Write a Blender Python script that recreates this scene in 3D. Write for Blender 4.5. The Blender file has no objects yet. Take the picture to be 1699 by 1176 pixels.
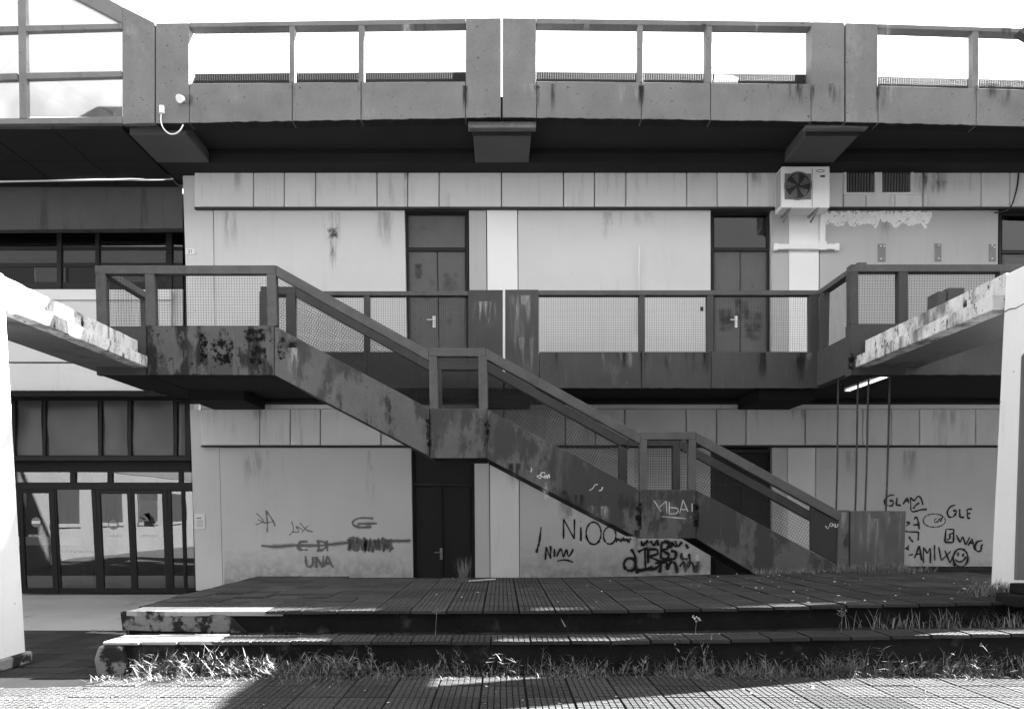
import bpy, bmesh, math, random
from mathutils import Vector, noise

# ------------------------------------------------------------------ camera, sky, sun, exposure
S = bpy.context.scene
COL = S.collection
rnd = random.Random(11)
F, VPX, HOR, EYE = 1170.0, 832.0, 855.0, 1.6          # focal length in photo pixels, vanishing point, eye height
TH = math.atan(0.0433)                                  # the lens looks slightly down and is shifted up
CT, ST = math.cos(TH), math.sin(TH)
PY = HOR + F * math.tan(TH)
cam = bpy.data.cameras.new('camera')
cam.sensor_fit = 'HORIZONTAL'
cam.sensor_width = 36.0
cam.lens = 36.0 * F / 1699.0
cam.shift_x = (849.5 - VPX) / 1699.0
cam.shift_y = (PY - 588.0) / 1699.0
cam.clip_start, cam.clip_end = 0.1, 3000.0
cam_o = bpy.data.objects.new('camera', cam)
cam_o.location = (0, 0, EYE)
cam_o.rotation_euler = (math.radians(90) - TH, 0, 0)
COL.objects.link(cam_o)
S.camera = cam_o

SUN = Vector((1.0, 0.33, 0.53)).normalized()            # towards the sun: behind the building, from the right
world = bpy.data.worlds.new('World')
S.world = world
world.use_nodes = True
wn = world.node_tree
for n in list(wn.nodes):
    wn.nodes.remove(n)
wo = wn.nodes.new('ShaderNodeOutputWorld')
bg = wn.nodes.new('ShaderNodeBackground')
bw = wn.nodes.new('ShaderNodeRGBToBW')
sky = wn.nodes.new('ShaderNodeTexSky')
sky.sky_type = 'NISHITA'
sky.sun_disc = False
sky.sun_elevation = math.asin(SUN.z)
sky.sun_rotation = math.atan2(SUN.x, SUN.y)
sky.air_density = 1.0
sky.dust_density = 0.2
sky.ozone_density = 1.0
bg.inputs['Strength'].default_value = 0.07
wn.links.new(sky.outputs[0], bw.inputs[0])
wn.links.new(bw.outputs[0], bg.inputs['Color'])
wn.links.new(bg.outputs[0], wo.inputs['Surface'])

sl = bpy.data.lights.new('sun', 'SUN')
sl.energy = 5.0
sl.angle = math.radians(0.5)
sl.color = (1.0, 1.0, 1.0)                              # the photograph is black and white
so = bpy.data.objects.new('sun', sl)
so.rotation_euler = (-SUN).to_track_quat('-Z', 'Y').to_euler()
so.location = (20, 10, 30)
COL.objects.link(so)

vs = S.view_settings
vs.view_transform = 'Standard'
vs.look = 'None'
vs.exposure = 4.45
vs.gamma = 1.0
vs.use_curve_mapping = False
S.render.engine = 'CYCLES'
S.cycles.use_denoising = True
S.cycles.max_bounces = 8
S.cycles.transparent_max_bounces = 24

# ------------------------------------------------------------------ measuring helpers
def at(u, v, Y):
    """a photo pixel on the vertical plane Y -> (X, Z)"""
    t = (PY - v) / F
    dz = Y * (t * CT - ST) / (CT + t * ST)
    zc = Y * CT - dz * ST
    return ((u - VPX) * zc / F, EYE + dz)

def on(u, v, Z):
    """a photo pixel on the horizontal plane Z -> (X, Y)"""
    t = (PY - v) / F
    dz = Z - EYE
    Y = dz * (CT + t * ST) / (t * CT - ST)
    zc = Y * CT - dz * ST
    return ((u - VPX) * zc / F, Y)

YW, YG, YS, YSB = 15.6, 13.68, 12.2, 13.32               # wall, gallery parapets, stair front, stair rear railing

# ------------------------------------------------------------------ materials
def nodes_of(m):
    m.use_nodes = True
    nt = m.node_tree
    return nt, nt.nodes['Principled BSDF']

def math_node(nt, op, a, b=None, clamp=False):
    n = nt.nodes.new('ShaderNodeMath')
    n.operation = op
    n.use_clamp = clamp
    for i, x in enumerate((a, b)):
        if x is None:
            continue
        if isinstance(x, (int, float)):
            n.inputs[i].default_value = x
        else:
            nt.links.new(x, n.inputs[i])
    return n.outputs[0]

def ramp(nt, fac, lo, hi):
    n = nt.nodes.new('ShaderNodeMapRange')
    n.interpolation_type = 'SMOOTHSTEP'
    n.inputs['From Min'].default_value = lo
    n.inputs['From Max'].default_value = hi
    nt.links.new(fac, n.inputs['Value'])
    return n.outputs['Result']

def noise_node(nt, vec, scale, detail=6, rough=0.6, stretch=None, offset=0.0):
    if stretch is not None or offset:
        mp = nt.nodes.new('ShaderNodeMapping')
        mp.inputs['Scale'].default_value = stretch or (1, 1, 1)
        mp.inputs['Location'].default_value = (offset, offset * 1.7, offset * 0.6)
        nt.links.new(vec, mp.inputs['Vector'])
        vec = mp.outputs[0]
    n = nt.nodes.new('ShaderNodeTexNoise')
    n.inputs['Scale'].default_value = scale
    n.inputs['Detail'].default_value = detail
    n.inputs['Roughness'].default_value = rough
    nt.links.new(vec, n.inputs['Vector'])
    return n.outputs['Fac']

def mixv(nt, fac, a, b):
    n = nt.nodes.new('ShaderNodeMix')
    n.data_type = 'FLOAT'
    n.inputs[0].default_value = 0
    if isinstance(fac, (int, float)):
        n.inputs[0].default_value = fac
    else:
        nt.links.new(fac, n.inputs[0])
    for i, x in ((2, a), (3, b)):
        if isinstance(x, (int, float)):
            n.inputs[i].default_value = x
        else:
            nt.links.new(x, n.inputs[i])
    return n.outputs[0]

MATS = {}
def M(name, col, var=0.12, scale=1.6, fine=0.10, rough=0.85, streak=None, patch=None, patch2=None, specks=None,
      bump=0.15, bscale=60.0, metal=0.0, spec=0.3, per_obj=0.0, off=0.0, edge=None):
    """grey surface: clouded tone + fine grain (+ vertical streaks, patches of another tone, dark specks)"""
    m = bpy.data.materials.new(name)
    nt, p = nodes_of(m)
    g = nt.nodes.new('ShaderNodeNewGeometry')
    pos = g.outputs['Position']
    c = noise_node(nt, pos, scale, 7, 0.62, offset=off + 3.1)
    fgr = noise_node(nt, pos, 38.0, 5, 0.7)
    v = math_node(nt, 'MULTIPLY_ADD', math_node(nt, 'SUBTRACT', c, 0.5), 2.4 * var)
    v.node.inputs[2].default_value = 1.0
    v2 = math_node(nt, 'MULTIPLY_ADD', math_node(nt, 'SUBTRACT', fgr, 0.5), 2.4 * fine)
    v2.node.inputs[2].default_value = 1.0
    val = math_node(nt, 'MULTIPLY', math_node(nt, 'MULTIPLY', v, v2), col)
    for q, pt in enumerate((patch, patch2)):
        if pt:
            pc, ps, lo, hi, stretch = pt
            f = ramp(nt, noise_node(nt, pos, ps, 9, 0.66, stretch, off + 9.0 + 5 * q), lo, hi)
            val = mixv(nt, f, val, math_node(nt, 'MULTIPLY', v2, pc))
    if streak:
        sc, amt, lo, hi, sx = streak
        f = ramp(nt, noise_node(nt, pos, sx, 6, 0.65, (1, 1, 0.10), off + 1.0), lo, hi)
        f2 = ramp(nt, noise_node(nt, pos, 0.9, 3, 0.5, None, off + 20.0), 0.35, 0.65)
        f = math_node(nt, 'MULTIPLY', math_node(nt, 'MULTIPLY', f, f2), amt)
        val = mixv(nt, f, val, sc)
    if specks:
        pc, ps, lo = specks
        f = ramp(nt, noise_node(nt, pos, ps, 2, 0.5, None, off + 31.0), lo, lo + 0.04)
        val = mixv(nt, f, val, pc)
    if per_obj:
        oi = nt.nodes.new('ShaderNodeObjectInfo')
        k = math_node(nt, 'MULTIPLY_ADD', math_node(nt, 'SUBTRACT', oi.outputs['Random'], 0.5), 2 * per_obj)
        k.node.inputs[2].default_value = 1.0
        val = math_node(nt, 'MULTIPLY', val, k)
    val = math_node(nt, 'MAXIMUM', val, 0.006)
    nt.links.new(val, p.inputs['Base Color'])
    p.inputs['Roughness'].default_value = rough
    p.inputs['Metallic'].default_value = metal
    p.inputs['Specular IOR Level'].default_value = spec
    if bump:
        b = nt.nodes.new('ShaderNodeBump')
        b.inputs['Strength'].default_value = bump
        b.inputs['Distance'].default_value = 0.01
        nt.links.new(noise_node(nt, pos, bscale, 6, 0.7), b.inputs['Height'])
        nt.links.new(b.outputs[0], p.inputs['Normal'])
    MATS[name] = m
    return m

wall_m = M('painted_wall', 0.63, 0.08, 0.8, 0.04, 0.8, streak=(0.52, 0.5, 0.52, 0.72, 5.0), specks=(0.2, 22, 0.76))
wall2_m = wall_m
band_m = M('cladding_panel', 0.76, 0.07, 1.0, 0.04, 0.75, streak=(0.42, 0.6, 0.48, 0.72, 6.0), specks=(0.2, 26, 0.77), per_obj=0.05)
band2_m = band_m
white_m = M('white_paint', 0.84, 0.04, 1.0, 0.03, 0.7, streak=(0.55, 0.4, 0.55, 0.75, 6.0))
white2_m = white_m
grey_m = M('grey_paint', 0.46, 0.07, 1.0, 0.04, 0.8, streak=(0.3, 0.5, 0.5, 0.75, 6.0))
precast_m = M('precast_concrete', 0.155, 0.34, 1.3, 0.34, 0.9, streak=(0.11, 0.5, 0.5, 0.75, 4.0), patch=(0.21, 1.7, 0.56, 0.74, (1, 1, .6)), specks=(0.05, 17, 0.70), bump=0.5)
gallery_m = M('dark_gallery_paint', 0.055, 0.32, 1.3, 0.26, 0.8, streak=(0.085, 0.7, 0.5, 0.7, 5.0), patch=(0.085, 2.2, 0.58, 0.72, (1, 1, .5)), specks=(0.03, 16, 0.74), bump=0.25)
rail_m = M('railing_concrete', 0.088, 0.34, 3.5, 0.34, 0.85, patch=(0.055, 3.0, 0.55, 0.75, (1, 1, 1)), bump=0.3)
stair_m = M('peeling_stair_paint', 0.092, 0.22, 2.0, 0.24, 0.88, streak=(0.125, 0.55, 0.5, 0.7, 6.0), patch=(0.042, 1.25, 0.475, 0.54, (1, 1, .45)), patch2=(0.024, 2.6, 0.60, 0.68, (1.3, 1, .4)), specks=(0.03, 16, 0.71), bump=0.45)
mould_m = M('mould_stained_stair_paint', 0.085, 0.25, 2.2, 0.25, 0.9, streak=(0.12, 0.6, 0.5, 0.7, 6.0), patch=(0.05, 1.1, 0.52, 0.56, (1, 1, .6)), patch2=(0.014, 2.0, 0.49, 0.56, (1.2, 1, .45)), specks=(0.015, 9, 0.63), bump=0.5, off=2.3)
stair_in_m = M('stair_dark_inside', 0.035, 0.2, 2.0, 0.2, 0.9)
soffit_m = M('dark_soffit', 0.022, 0.35, 0.8, 0.15, 0.95, streak=(0.02, 0.5, 0.5, 0.7, 3.0))  # near-black tone with faint streaks
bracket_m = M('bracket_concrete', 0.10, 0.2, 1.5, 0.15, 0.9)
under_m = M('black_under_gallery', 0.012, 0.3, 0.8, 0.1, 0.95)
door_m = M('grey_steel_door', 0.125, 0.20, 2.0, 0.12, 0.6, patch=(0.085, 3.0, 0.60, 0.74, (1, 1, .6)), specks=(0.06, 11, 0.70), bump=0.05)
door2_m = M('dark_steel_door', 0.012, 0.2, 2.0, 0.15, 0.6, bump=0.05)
frame_m = M('black_metal_frame', 0.013, 0.2, 2.0, 0.1, 0.45, bump=0.03)
wire_m = M('dark_wire', 0.035, 0.2, 8.0, 0.1, 0.6, bump=0)
beam_m = M('weathered_white_concrete', 0.62, 0.22, 2.0, 0.25, 0.9, streak=(0.035, 0.85, 0.48, 0.64, 9.0), patch=(0.17, 2.2, 0.46, 0.66, (1, 1, .55)), patch2=(0.008, 6.5, 0.57, 0.66, (1, 1, .42)), specks=(0.02, 24, .66), bump=0.5)
pillar_m = M('white_pillar_paint', 0.70, 0.06, 1.2, 0.05, 0.85, streak=(0.5, 0.5, 0.5, 0.75, 5.0), specks=(0.18, 15, 0.735), bump=0.2)
slab_m = M('canopy_slab', 0.16, 0.22, 1.0, 0.12, 0.9, patch=(0.07, 1.2, 0.5, 0.7, (1, 1, 1)))
hall_m = M('hall_fascia', 0.12, 0.2, 0.9, 0.12, 0.8, streak=(0.05, 0.8, 0.5, 0.7, 4.0))
hallw_m = M('hall_white_wall', 0.72, 0.07, 0.9, 0.05, 0.8, streak=(0.5, 0.5, 0.5, 0.7, 5.0))
tile_m = M('concrete_paving_tile', 0.046, 0.35, 1.0, 0.35, 0.95, spec=0.03, per_obj=0.20, specks=(0.2, 90, 0.76), bump=0.5, bscale=120)
tile2_m = M('dark_platform_tile', 0.048, 0.35, 0.9, 0.3, 0.95, spec=0.03, per_obj=0.18, patch=(0.028, 1.0, 0.55, 0.75, (1, 1, 1)), specks=(0.2, 60, 0.78), bump=0.5, bscale=120)
joint_m = M('dirt_joint', spec=0.05, col=0.014, var=0.3, scale=2.0, fine=0.3, rough=1.0, bump=0.3)
riser_m = M('dark_riser', spec=0.05, col=0.016, var=0.6, scale=2.2, fine=0.5, rough=1.0, patch=(0.065, 2.6, 0.56, 0.74, (1, 1, 1)), patch2=(0.09, 7.0, 0.66, 0.72, (1, 1, 1)), bump=0.6)
plaster_m = M('peeling_plaster', 0.22, 0.35, 3.0, 0.35, 0.95, patch=(0.02, 3.3, 0.47, 0.54, (1, 1, 1)), bump=0.6)
conc_m = M('bare_concrete', 0.34, 0.2, 2.0, 0.25, 0.95, patch=(0.12, 2.5, 0.60, 0.70, (1, 1, 1)), bump=0.5)
floor_m = M('forecourt_concrete', spec=0.05, col=0.36, var=0.22, scale=0.7, fine=0.2, rough=0.9, patch=(0.16, 1.1, 0.56, 0.70, (1, .5, 1)), specks=(0.05, 14, 0.72), bump=0.4)
earth_m = M('asphalt_ground', spec=0.05, col=0.05, var=0.3, scale=0.6, fine=0.3, rough=0.95, bump=0.5)
ac_m = M('air_conditioner_casing', 0.74, 0.03, 2.0, 0.02, 0.5, streak=(0.45, 0.5, 0.5, 0.75, 12.0), bump=0.02)
ac_d = M('fan_dark_plastic', 0.03, 0.2, 3.0, 0.1, 0.5, bump=0)
ac_g = M('fan_grille_grey', 0.16, 0.1, 3.0, 0.1, 0.5, bump=0)
plastic_m = M('white_plastic', 0.82, 0.03, 3.0, 0.02, 0.5, bump=0.02)
steel_m = M('galvanised_plate', 0.22, 0.2, 6.0, 0.2, 0.5, bump=0.05)
bolt_m = M('bright_bolt', 0.7, 0.1, 6.0, 0.1, 0.4, bump=0)
handle_m = M('aluminium_handle', 0.80, 0.03, 6.0, 0.03, 0.35, bump=0)
rust_m = M('rusty_pipe', 0.05, 0.4, 9.0, 0.3, 0.8, patch=(0.22, 14, 0.62, 0.7, (1, 1, .4)))
board_m = M('stained_end_panel', 0.085, 0.4, 2.0, 0.35, 0.85, streak=(0.22, 0.85, 0.5, 0.7, 8.0), patch=(0.03, 2.5, 0.58, 0.68, (1, 1, .7)), bump=0.3, off=1.2)
foam_m = M('sealing_foam', 0.92, 0.06, 4.0, 0.08, 0.9, bump=0.5)
spray_m = M('black_spray', 0.016, 0.2, 6.0, 0.1, 0.6, bump=0)
spray_g = M('faded_spray', 0.15, 0.3, 14.0, 0.3, 0.7, bump=0)
chalk_m = M('chalk_mark', 0.40, 0.25, 30.0, 0.4, 0.9, bump=0)
paper_m = M('white_paper', 0.8, 0.03, 3.0, 0.03, 0.8, bump=0)
ink_m = M('dark_print', 0.03, 0.1, 3.0, 0.05, 0.7, bump=0)
glassrow_m = M('glass_row_metal', 0.11, 0.22, 1.4, 0.06, 0.32, metal=0.55, bump=0.05, bscale=4)  # metallic sheen standing in for reflections in a row of glass
int_m = M('interior_wall', 0.30, 0.1, 1.0, 0.05, 0.8)
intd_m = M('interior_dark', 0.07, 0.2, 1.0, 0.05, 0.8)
opp_m = M('unseen_dark_facade', 0.035, 0.1, 0.5, 0.05, 0.85)  # kept dark so the unseen blocks bounce little light
pale_m = M('reflected_wing_tone', 0.06, .2, .6, .1, .85)  # tone set for what the glass doors mirror from the added block
def veil(name, col_, amount, kind='haze', scale=9.0):
    """thin see-through layer of paint or dirt; its own ragged shape comes from noise and fades at the rim"""
    m = bpy.data.materials.new(name)
    nt, p = nodes_of(m)
    g = nt.nodes.new('ShaderNodeNewGeometry')
    n1 = noise_node(nt, g.outputs['Position'], scale, 6, .65, (1, 1, .16) if kind == 'drip' else None)
    if kind == 'haze':
        f = ramp(nt, n1, .25, .75)
    else:
        tc = nt.nodes.new('ShaderNodeTexCoord')
        sp = nt.nodes.new('ShaderNodeSeparateXYZ')
        nt.links.new(tc.outputs['Generated'], sp.inputs[0])
        ex = math_node(nt, 'MULTIPLY', ramp(nt, sp.outputs[0], 0, .3), ramp(nt, sp.outputs[0], 1, .7))
        if kind == 'drip':
            ez = ramp(nt, sp.outputs[2], 0, .95)
            f = math_node(nt, 'MULTIPLY', ramp(nt, n1, .42, .66), math_node(nt, 'MULTIPLY', ex, ez))
        elif kind == 'base':
            f = math_node(nt, 'MULTIPLY', ramp(nt, n1, .30, .68), ramp(nt, sp.outputs[2], 1, .0))
        else:
            ez = math_node(nt, 'MULTIPLY', ramp(nt, sp.outputs[2], 0, .3), ramp(nt, sp.outputs[2], 1, .7))
            rim = math_node(nt, 'MULTIPLY', ex, ez)
            f = ramp(nt, math_node(nt, 'ADD', n1, math_node(nt, 'MULTIPLY', math_node(nt, 'SUBTRACT', rim, 1.0), .42)), .41, .58) if kind == 'blot' else ramp(nt, math_node(nt, 'ADD', n1, math_node(nt, 'MULTIPLY', math_node(nt, 'SUBTRACT', rim, 1.0), .5)), .30, .72)
    p.inputs['Base Color'].default_value = (col_, col_, col_, 1)
    p.inputs['Roughness'].default_value = .9
    p.inputs['Specular IOR Level'].default_value = .05
    nt.links.new(math_node(nt, 'MULTIPLY', f, amount, True), p.inputs['Alpha'])
    return m
HALO = {'black_spray': veil('spray_mist', .03, .28), 'faded_spray': veil('faded_spray_mist', .25, .35)}
drip_d = veil('dark_drip', .14, .33, 'drip', 7)
soot_d = veil('soot_run', .05, .8, 'drip', 8)
drip_k = veil('black_drip', .02, .85, 'drip', 8)
drip_l = veil('pale_drip', .45, .5, 'drip', 9)
base_d = veil('splash_dirt', .08, .5, 'base', 5)
soft_w = veil('wall_smear', .10, .6, 'soft', 14)
blot_k = veil('black_mould', .010, .92, 'blot', 12)
blot_d = veil('dark_blot', .03, .55, 'soft', 5)
def stain(poly, Y, mat, parent, d=.0):
    q = px(poly, Y)
    k = len(q)
    return MB().add([(x, Y, z) for x, z in q], [tuple(range(k))]).build('stain', mat, parent)
def srect(u0, v0, u1, v1, Y, mat, parent):
    return stain([(u0, v1), (u1, v1), (u1, v0), (u0, v0)], Y, mat, parent)
tube_m = M('lit_tube', .9, .0, 2, .0, .5, bump=0)
tube_m.node_tree.nodes['Principled BSDF'].inputs['Emission Color'].default_value = (1, 1, 1, 1)
tube_m.node_tree.nodes['Principled BSDF'].inputs['Emission Strength'].default_value = .07
grass_m = M('dry_grass', 0.15, 0.8, 14.0, 0.6, 0.8, bump=0, spec=0.2)
weed_m = M('green_weed', 0.15, 0.4, 7.0, 0.3, 0.8, bump=0, spec=0.2)
litter_m = M('pale_litter', 0.55, 0.4, 9.0, 0.2, 0.9, bump=0)

def glass_mat(name, tint, refl, rough=0.0):
    m = bpy.data.materials.new(name)
    nt, p = nodes_of(m)
    nt.nodes.remove(p)
    out = nt.nodes['Material Output']
    tr = nt.nodes.new('ShaderNodeBsdfTransparent')
    tr.inputs[0].default_value = (tint, tint, tint, 1)
    gl = nt.nodes.new('ShaderNodeBsdfGlossy')
    gl.inputs['Roughness'].default_value = rough
    fr = nt.nodes.new('ShaderNodeFresnel')
    fr.inputs[0].default_value = 1.5
    fac = math_node(nt, 'ADD', fr.outputs[0], refl, True)
    b = nt.nodes.new('ShaderNodeBump')
    b.inputs['Strength'].default_value = 0.05
    b.inputs['Distance'].default_value = 0.02
    g = nt.nodes.new('ShaderNodeNewGeometry')
    nt.links.new(noise_node(nt, g.outputs['Position'], 0.9, 2, 0.5), b.inputs['Height'])
    nt.links.new(b.outputs[0], gl.inputs['Normal'])
    mx = nt.nodes.new('ShaderNodeMixShader')
    nt.links.new(fac, mx.inputs[0])
    nt.links.new(tr.outputs[0], mx.inputs[1])
    nt.links.new(gl.outputs[0], mx.inputs[2])
    nt.links.new(mx.outputs[0], out.inputs['Surface'])
    return m

glass_m = glass_mat('door_glass', 0.62, 0.16)
dglass_m = glass_mat('dark_glazing', 0.25, 0.10)

def frosted():
    m = bpy.data.materials.new('frosted_pane')
    nt, p = nodes_of(m)
    nt.nodes.remove(p)
    out = nt.nodes['Material Output']
    tl = nt.nodes.new('ShaderNodeBsdfTranslucent')
    tl.inputs[0].default_value = (.21, .21, .21, 1)
    df = nt.nodes.new('ShaderNodeBsdfTransparent')
    df.inputs[0].default_value = (.60, .60, .60, 1)
    mx = nt.nodes.new('ShaderNodeMixShader')
    g = nt.nodes.new('ShaderNodeNewGeometry')
    f = noise_node(nt, g.outputs['Position'], 0.6, 3, 0.5)
    nt.links.new(ramp(nt, f, 0.1, 0.9), mx.inputs[0])
    nt.links.new(tl.outputs[0], mx.inputs[1])
    nt.links.new(df.outputs[0], mx.inputs[2])
    nt.links.new(mx.outputs[0], out.inputs['Surface'])
    return m
frost_m = frosted()

# ------------------------------------------------------------------ mesh helpers
WLOC = {}
UNDER = {}
class MB:
    def __init__(s):
        s.v, s.f = [], []
    def add(s, vs_, fs):
        n = len(s.v)
        s.v += [tuple(p) for p in vs_]
        s.f += [tuple(i + n for i in f) for f in fs]
        return s
    def prism(s, poly, y0, y1):
        k = len(poly)
        vv = [(x, y0, z) for x, z in poly] + [(x, y1, z) for x, z in poly]
        ff = [tuple(range(k)), tuple(range(2 * k - 1, k - 1, -1))]
        ff += [(i, i + k, (i + 1) % k + k, (i + 1) % k) for i in range(k)]
        return s.add(vv, ff)
    def prism_x(s, poly, x0, x1):
        k = len(poly)
        vv = [(x0, y, z) for y, z in poly] + [(x1, y, z) for y, z in poly]
        ff = [tuple(range(k)), tuple(range(2 * k - 1, k - 1, -1))]
        ff += [(i, i + k, (i + 1) % k + k, (i + 1) % k) for i in range(k)]
        return s.add(vv, ff)
    def box(s, x0, x1, y0, y1, z0, z1):
        return s.prism([(x0, z0), (x1, z0), (x1, z1), (x0, z1)], y0, y1)
    def tube(s, path, r, n=8, caps=True):
        path = [Vector(p) for p in path]
        rings = []
        for i, p in enumerate(path):
            a = path[max(i - 1, 0)]
            b = path[min(i + 1, len(path) - 1)]
            d = (b - a).normalized()
            up = Vector((0, 0, 1)) if abs(d.z) < 0.9 else Vector((0, 1, 0))
            e1 = d.cross(up).normalized()
            e2 = d.cross(e1)
            rr = r[i] if isinstance(r, (list, tuple)) else r
            rings.append([p + e1 * rr * math.cos(2 * math.pi * k / n) + e2 * rr * math.sin(2 * math.pi * k / n) for k in range(n)])
        vv = [q for ring in rings for q in ring]
        ff = []
        for i in range(len(rings) - 1):
            for k in range(n):
                ff.append((i * n + k, i * n + (k + 1) % n, (i + 1) * n + (k + 1) % n, (i + 1) * n + k))
        if caps:
            ff.append(tuple(range(n - 1, -1, -1)))
            ff.append(tuple(range((len(rings) - 1) * n, len(rings) * n)))
        return s.add(vv, ff)
    def ring(s, c, r0, r1, y0, y1, n=32):
        vv = []
        for k in range(n):
            a = 2 * math.pi * k / n
            for r, y in ((r0, y0), (r1, y0), (r1, y1), (r0, y1)):
                vv.append((c[0] + r * math.cos(a), y, c[1] + r * math.sin(a)))
        ff = []
        for k in range(n):
            j = (k + 1) % n
            for q in range(4):
                ff.append((k * 4 + q, k * 4 + (q + 1) % 4, j * 4 + (q + 1) % 4, j * 4 + q))
        return s.add(vv, ff)
    def disc(s, c, r, y0, y1, n=28):
        return s.prism([(c[0] + r * math.cos(2 * math.pi * k / n), c[1] + r * math.sin(2 * math.pi * k / n)) for k in range(n)], y0, y1)
    def build(s, name, mat, parent=None, bevel=0.0, smooth=False, kind=None, label=None, under=None):
        me = bpy.data.meshes.new(name)
        xs, ys, zs = zip(*s.v)
        o0 = Vector(((min(xs) + max(xs)) / 2, (min(ys) + max(ys)) / 2, min(zs)))
        me.from_pydata([Vector(p) - o0 for p in s.v], [], s.f)
        bm = bmesh.new()
        bm.from_mesh(me)
        bmesh.ops.recalc_face_normals(bm, faces=bm.faces)
        if bevel:
            es = [e for e in bm.edges if len(e.link_faces) == 2 and e.calc_face_angle(0) > 0.5]
            bmesh.ops.bevel(bm, geom=es, offset=bevel, offset_type='OFFSET', segments=1, profile=0.6, affect='EDGES', clamp_overlap=True)
        bm.to_mesh(me)
        bm.free()
        if smooth:
            for p in me.polygons:
                p.use_smooth = True
        me.materials.append(mat)
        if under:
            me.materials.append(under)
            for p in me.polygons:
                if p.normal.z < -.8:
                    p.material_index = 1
        o = bpy.data.objects.new(name, me)
        COL.objects.link(o)
        place(o, o0, parent)
        if kind:
            o['kind'] = kind
        if label:
            o['label'] = label
        return o

def place(o, world, parent=None):
    world = Vector(world)
    if parent is not None:
        o.parent = parent
        o.location = world - WLOC[parent.name]
    else:
        o.location = world
    WLOC[o.name] = world

def tag(o, label, cat, group=None):
    o['label'] = label
    o['category'] = cat
    if group:
        o['group'] = group
    return o

def thing(name, label, cat, loc, group=None):
    o = bpy.data.objects.new(name, None)
    o.empty_display_size = 0.2
    COL.objects.link(o)
    place(o, loc)
    return tag(o, label, cat, group)

def structure(o):
    o['kind'] = 'structure'
    return o

def px(poly, Y):
    return [at(u, v, Y) for u, v in poly]

def pp(name, poly, Y, d, mat, parent, bevel=0.006, label=None, jag=0):
    """solid panel whose outline is measured on the photograph at depth Y"""
    q = px(poly, Y)
    if jag:
        q = jagged(q, jag)
    return MB().prism(q, Y, Y + d).build(name, mat, parent, bevel, label=label, under=UNDER.get(name))

def rp(name, u0, v0, u1, v1, Y, d, mat, parent, bevel=0.006, label=None, jag=0):
    return pp(name, [(u0, v1), (u1, v1), (u1, v0), (u0, v0)], Y, d, mat, parent, bevel, label, jag)

def jagged(q, amp, step=0.06):
    """roughen the lowest edge of an outline, as on chipped concrete"""
    zmin = min(z for x, z in q)
    out = []
    for i, (a, b) in enumerate(zip(q, q[1:] + q[:1])):
        out.append(a)
        if abs(a[1] - b[1]) < 0.12 and abs(a[1] - zmin) < 0.12 and abs(a[0] - b[0]) > 0.2:
            n = int(abs(a[0] - b[0]) / step)
            for k in range(1, n):
                t = k / n
                x = a[0] + (b[0] - a[0]) * t
                e = noise.noise(Vector((x * 6, 3.3, amp * 90))) * amp + noise.noise(Vector((x * 23, 1.3, 7))) * amp * .6
                out.append((x, a[1] + (b[1] - a[1]) * t + max(e, -amp * .3)))
    return out

def clip_line(poly, p, d):
    """part of the infinite line p + t d inside a convex polygon"""
    t0, t1 = -1e9, 1e9
    area = sum(a[0] * b[1] - b[0] * a[1] for a, b in zip(poly, poly[1:] + poly[:1]))
    sg = 1 if area > 0 else -1
    for a, b in zip(poly, poly[1:] + poly[:1]):
        nx, nz = -(b[1] - a[1]) * sg, (b[0] - a[0]) * sg
        den = nx * d[0] + nz * d[1]
        num = nx * (a[0] - p[0]) + nz * (a[1] - p[1])
        if abs(den) < 1e-9:
            if num > 0:
                return None
            continue
        t = num / den
        if den > 0:
            t0 = max(t0, t)
        else:
            t1 = min(t1, t)
    return (t0, t1) if t1 - t0 > 1e-3 else None

def wires(q, Y, parent, ang=0.0, cell=0.0445, r=0.0032, label=None, name='wire_mesh'):
    """welded wire mesh filling a convex outline q (X, Z) at depth Y"""
    b = MB()
    cx = sum(p[0] for p in q) / len(q)
    cz = sum(p[1] for p in q) / len(q)
    R_ = max(math.hypot(p[0] - cx, p[1] - cz) for p in q)
    n = int(R_ / cell) + 1
    for q_, (a, dy) in enumerate(((ang, 0.0), (ang + math.pi / 2, 2 * r))):
        d = (math.cos(a), math.sin(a))
        nn = (-d[1], d[0])
        for k in range(-n, n + 1):
            p = (cx + nn[0] * (k + .37) * cell, cz + nn[1] * (k + .37) * cell)
            t = clip_line(q, p, d)
            if t:
                A = (p[0] + d[0] * t[0], p[1] + d[1] * t[0])
                B = (p[0] + d[0] * t[1], p[1] + d[1] * t[1])
                sag = noise.noise(Vector((k * .7, q_ * 5, cx))) * .004
                mid = ((A[0] + B[0]) / 2, (A[1] + B[1]) / 2)
                b.tube([(A[0], Y + dy, A[1]), (mid[0] + nn[0] * sag, Y + dy + sag, mid[1] + nn[1] * sag), (B[0], Y + dy, B[1])], r, 4, False)
    return b.build(name, wire_m, parent, label=label)

def text(s, name, u, v, Y, size, mat, parent, align='CENTER'):
    c = bpy.data.curves.new(name, 'FONT')
    c.body = s
    c.size = size
    c.align_x = align
    c.align_y = 'CENTER'
    c.extrude = 0.001
    c.materials.append(mat)
    tmp = bpy.data.objects.new(name + '_curve', c)
    COL.objects.link(tmp)
    dg = bpy.context.evaluated_depsgraph_get()
    me = bpy.data.meshes.new_from_object(tmp.evaluated_get(dg))
    bpy.data.objects.remove(tmp)
    o = bpy.data.objects.new(name, me)
    COL.objects.link(o)
    o.rotation_euler = (math.pi / 2, 0, 0)
    X, Z = at(u, v, Y)
    place(o, (X, Y, Z), parent)
    return o

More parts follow.
